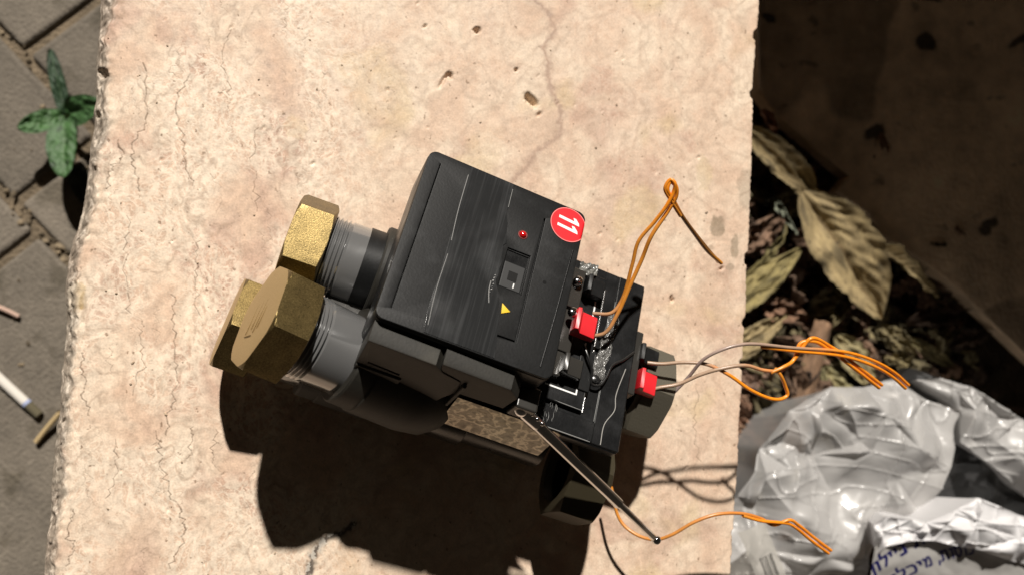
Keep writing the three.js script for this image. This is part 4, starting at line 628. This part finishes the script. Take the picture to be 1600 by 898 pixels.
{
  const bag = thing('grey_bag', 'crumpled translucent grey plastic bag lying beside the slab below the wires', 'plastic bag', [.27, -.262, .14]);
  const at = (g) => g.translate(-bag.position.x, -bag.position.y, -bag.position.z);
  const rim = [[196, 141, -150], [214, 107, -148], [237, 80, -150], [271, 63, -150], [302, 64, -152], [335, 59, -155], [357, 75, -150], [383, 82, -146], [361, 128, -132], [344, 160, -142], [311, 163, -142], [305, 195, -150], [295, 235, -160], [245, 235, -156], [176, 232, -160], [170, 175, -152]];
  const knots = [[210, 126, -124], [237, 84, -128], [260, 80, -140], [259, 114, -148], [274, 76, -124], [295, 110, -124], [233, 122, -130], [269, 139, -144], [285, 159, -130], [228, 149, -124], [215, 178, -140], [255, 182, -124], [305, 82, -122], [327, 107, -116], [207, 146, -142], [250, 79, -136], [290, 103, -142], [317, 131, -136], [329, 90, -136], [193, 190, -124], [247, 198, -144], [231, 102, -144]];
  mesh('bag_body', at(film(rim, knots, 7, 31)), bagMat, bag);
  mesh('bag_handle', at(film([[348, 59, -150], [367, 58, -146], [390, 65, -140], [435, 90, -140], [487, 126, -140], [515, 167, -150], [441, 151, -148], [405, 123, -146], [377, 106, -140], [381, 83, -150]], [[386, 81, -126], [408, 106, -138], [420, 117, -124], [414, 88, -144], [377, 69, -138], [453, 132, -136]], 6, 57)), bagMat, bag);
  const bk = thing('dark_gap_sheet', 'dark glossy sheet added to deepen the shade between the two bags', 'plastic bag', [.38, -.262, .13]); const f3 = facets(33, 6, 60, 16);  // added dark sheet standing for shade in the opening between bags
  const g = sheet([[320, 64], [360, 50], [420, 90], [480, 130], [480, 190], [400, 190], [330, 175], [330, 120]], 395, 130, (x, z, r) => -178 + 20 * Math.sqrt(Math.max(0, 1 - r * r)) + f3(x, z, 395, 130), 90, 36); g.translate(-.38, .262, -.13); mesh('bag_body', creased(g, .35), M.gloss, bk);
}
{
  const bag = thing('white_bag', 'white plastic bag with dark blue lettering at the lower right corner', 'plastic bag', [.36, -.262, .2]);
  const at = (g) => g.translate(-bag.position.x, -bag.position.y, -bag.position.z), wr = (x, z) => .42 * crumple(x * 1.2 + 90, z * 1.2) + 0 * 2.6 * Math.abs(noise(x * .045, z * .045 + 3)) + 1.3 * Math.abs(noise(x * .12, z * .12)) + .5 * Math.abs(noise(x * .3, z * .3)) + 5 * Math.exp(-segDist(x, z, [[371, 143], [374, 160], [368, 176]]) / 5) + 4 * Math.exp(-segDist(x, z, [[318, 158], [345, 168], [372, 178]]) / 4);
  // upper flap: lit
  mesh('bag_flap', at(film([[280, 157, -112], [287, 150, -106], [308, 153, -104], [320, 156, -106], [343, 147, -106], [358, 139, -103], [393, 153, -105], [450, 172, -102], [450, 202, -104], [394, 188, -111], [359, 176, -106], [347, 174, -111], [327, 169, -109], [308, 168, -108], [289, 172, -110], [284, 178, -114]], [[308, 163, -113], [334, 157, -99], [353, 156, -95], [323, 162, -108], [392, 169, -101], [353, 148, -101], [286, 161, -108], [415, 167, -104]], 5, 83, -150)), whiteBag, bag);
  // printed front below the fold, hanging steeply; the print is blue Hebrew lettering: "שקיות ניילון" / "כוסות, מיכלים"
  const cw = 1024, chh = 512, c = document.createElement('canvas'); c.width = cw; c.height = chh; const g = c.getContext('2d'); g.fillStyle = '#d9d6d2'; g.fillRect(0, 0, cw, chh);
  g.lineCap = 'round'; g.lineJoin = 'round'; g.strokeStyle = '#1b1c6e';
  const glyph = { ' ': [40], ',': [26, [[14, 92], [6, 122]]], 'י': [38, [[8, 8], [26, 10], [24, 46]]], 'ו': [40, [[8, 8], [28, 10], [27, 98]]], 'ן': [40, [[8, 8], [28, 10], [27, 134]]], 'ל': [72, [[12, -38], [12, 8], [58, 8], [60, 40], [34, 98]]], 'נ': [58, [[12, 8], [42, 8], [44, 96], [6, 98]]], 'ת': [82, [[14, 8], [62, 8], [68, 24], [68, 98]], [[24, 8], [22, 92], [6, 98]]], 'ק': [78, [[8, 8], [60, 8], [62, 40], [40, 96]], [[14, 46], [14, 134]]], 'ש': [92, [[8, 8], [22, 96], [80, 50], [82, 8]], [[46, 8], [46, 48], [18, 70]]], 'ס': [80, [[4, 8], [58, 8], [70, 40], [60, 84], [40, 98], [20, 84], [12, 40], [16, 8]]], 'כ': [74, [[8, 8], [48, 10], [62, 34], [62, 74], [48, 96], [8, 98]]], 'מ': [86, [[10, 8], [26, 40], [14, 98]], [[26, 40], [44, 8], [66, 18], [72, 60], [70, 96], [40, 97]]], 'ם': [82, [[10, 8], [66, 8], [68, 97], [16, 97], [14, 8]]] };
  const write = (text, xr, y, k, lw) => { g.lineWidth = lw; let x = xr; for (const ch of text) { const q = glyph[ch], w = q[0] * k; x -= w + 8 * k; for (const st of q.slice(1)) { g.beginPath(); st.forEach(([a, b], i) => g[i ? 'lineTo' : 'moveTo'](x + a * k, y + b * k)); g.stroke(); } } };
  g.scale(cw / 149, chh / 48); g.save(); g.translate(6, 15); g.rotate(-.42); write('שקיות ניילון', 74, 0, .112, 2.9); g.restore(); g.save(); g.translate(73, 11); g.rotate(-.45); write('כוסות, מיכלים', 25, 0, .104, 2.3); g.restore();
  const tex = new THREE.CanvasTexture(c); tex.colorSpace = THREE.SRGBColorSpace;
  const gm = new THREE.MeshPhysicalMaterial({ map: tex, roughness: .45, transmission: .4, thickness: 0, side: THREE.DoubleSide, clearcoat: .3, clearcoatRoughness: .3 });
  const top = [[281, 174], [300, 170], [325, 168], [345, 171], [363, 176], [392, 184], [430, 196]], tl = (s) => { const q = s * (top.length - 1), i = Math.min(Math.floor(q), top.length - 2); return [lerp(top[i][0], top[i + 1][0], q - i), lerp(top[i][1], top[i + 1][1], q - i)]; };
  const fr = gridGeo(110, 60, (s, t) => { const [x, z] = tl(s); return V((x + 4 * t) * MM, (-111 - 13 * t + 1.8 * fbm(x * .03, t * 1.5, 2) + .5 * Math.abs(noise(x * .09, t * 3))) * MM, (z - 3 + 37 * t) * MM); });
  mesh('printed_front', at(fr), gm, bag).userData.label = 'shaded front of the white bag with blue lettering';
  const uv = fr.attributes.uv; for (let i = 0; i < uv.count; i++) uv.setXY(i, uv.getX(i) * 1.0, 1 - uv.getY(i));
}
{ // crumpled clear wrapper with a printed barcode under the slab edge
  const wr = thing('clear_wrapper', 'clear crumpled wrapper with black bar marks at the slab edge, bottom', 'wrapper', [.195, -.15, .178]);
  const cw = 256, c = document.createElement('canvas'); c.width = cw; c.height = cw; const g = c.getContext('2d'); g.fillStyle = '#c9c6c0'; g.fillRect(0, 0, cw, cw); g.fillStyle = '#1b1a18'; let x = 78; while (x < 190) { const w = [4, 4, 7, 10][Math.floor(rnd() * 4)]; g.fillRect(x, 96, w, 70); x += w + [5, 8, 12][Math.floor(rnd() * 3)]; }
  const tex = new THREE.CanvasTexture(c); tex.colorSpace = THREE.SRGBColorSpace; const f = facets(44, 6, 30, 5);
  const gg = gridGeo(50, 60, (s, t) => { const px = (s - .5) * 20, pz = (t - .5) * 56; return V(px * MM, (14 - .018 * px * px - .006 * pz * pz + f(px, pz, 0, 0)) * MM, pz * MM); });
  mesh('wrapper_film', creased(gg, .5), new THREE.MeshPhysicalMaterial({ map: tex, roughness: .2, transmission: .5, thickness: 0, side: THREE.DoubleSide, clearcoat: 1, clearcoatRoughness: .1 }), wr); wr.position.y = -.118; wr.rotation.y = .35;
}
renderer.render(scene, camera);
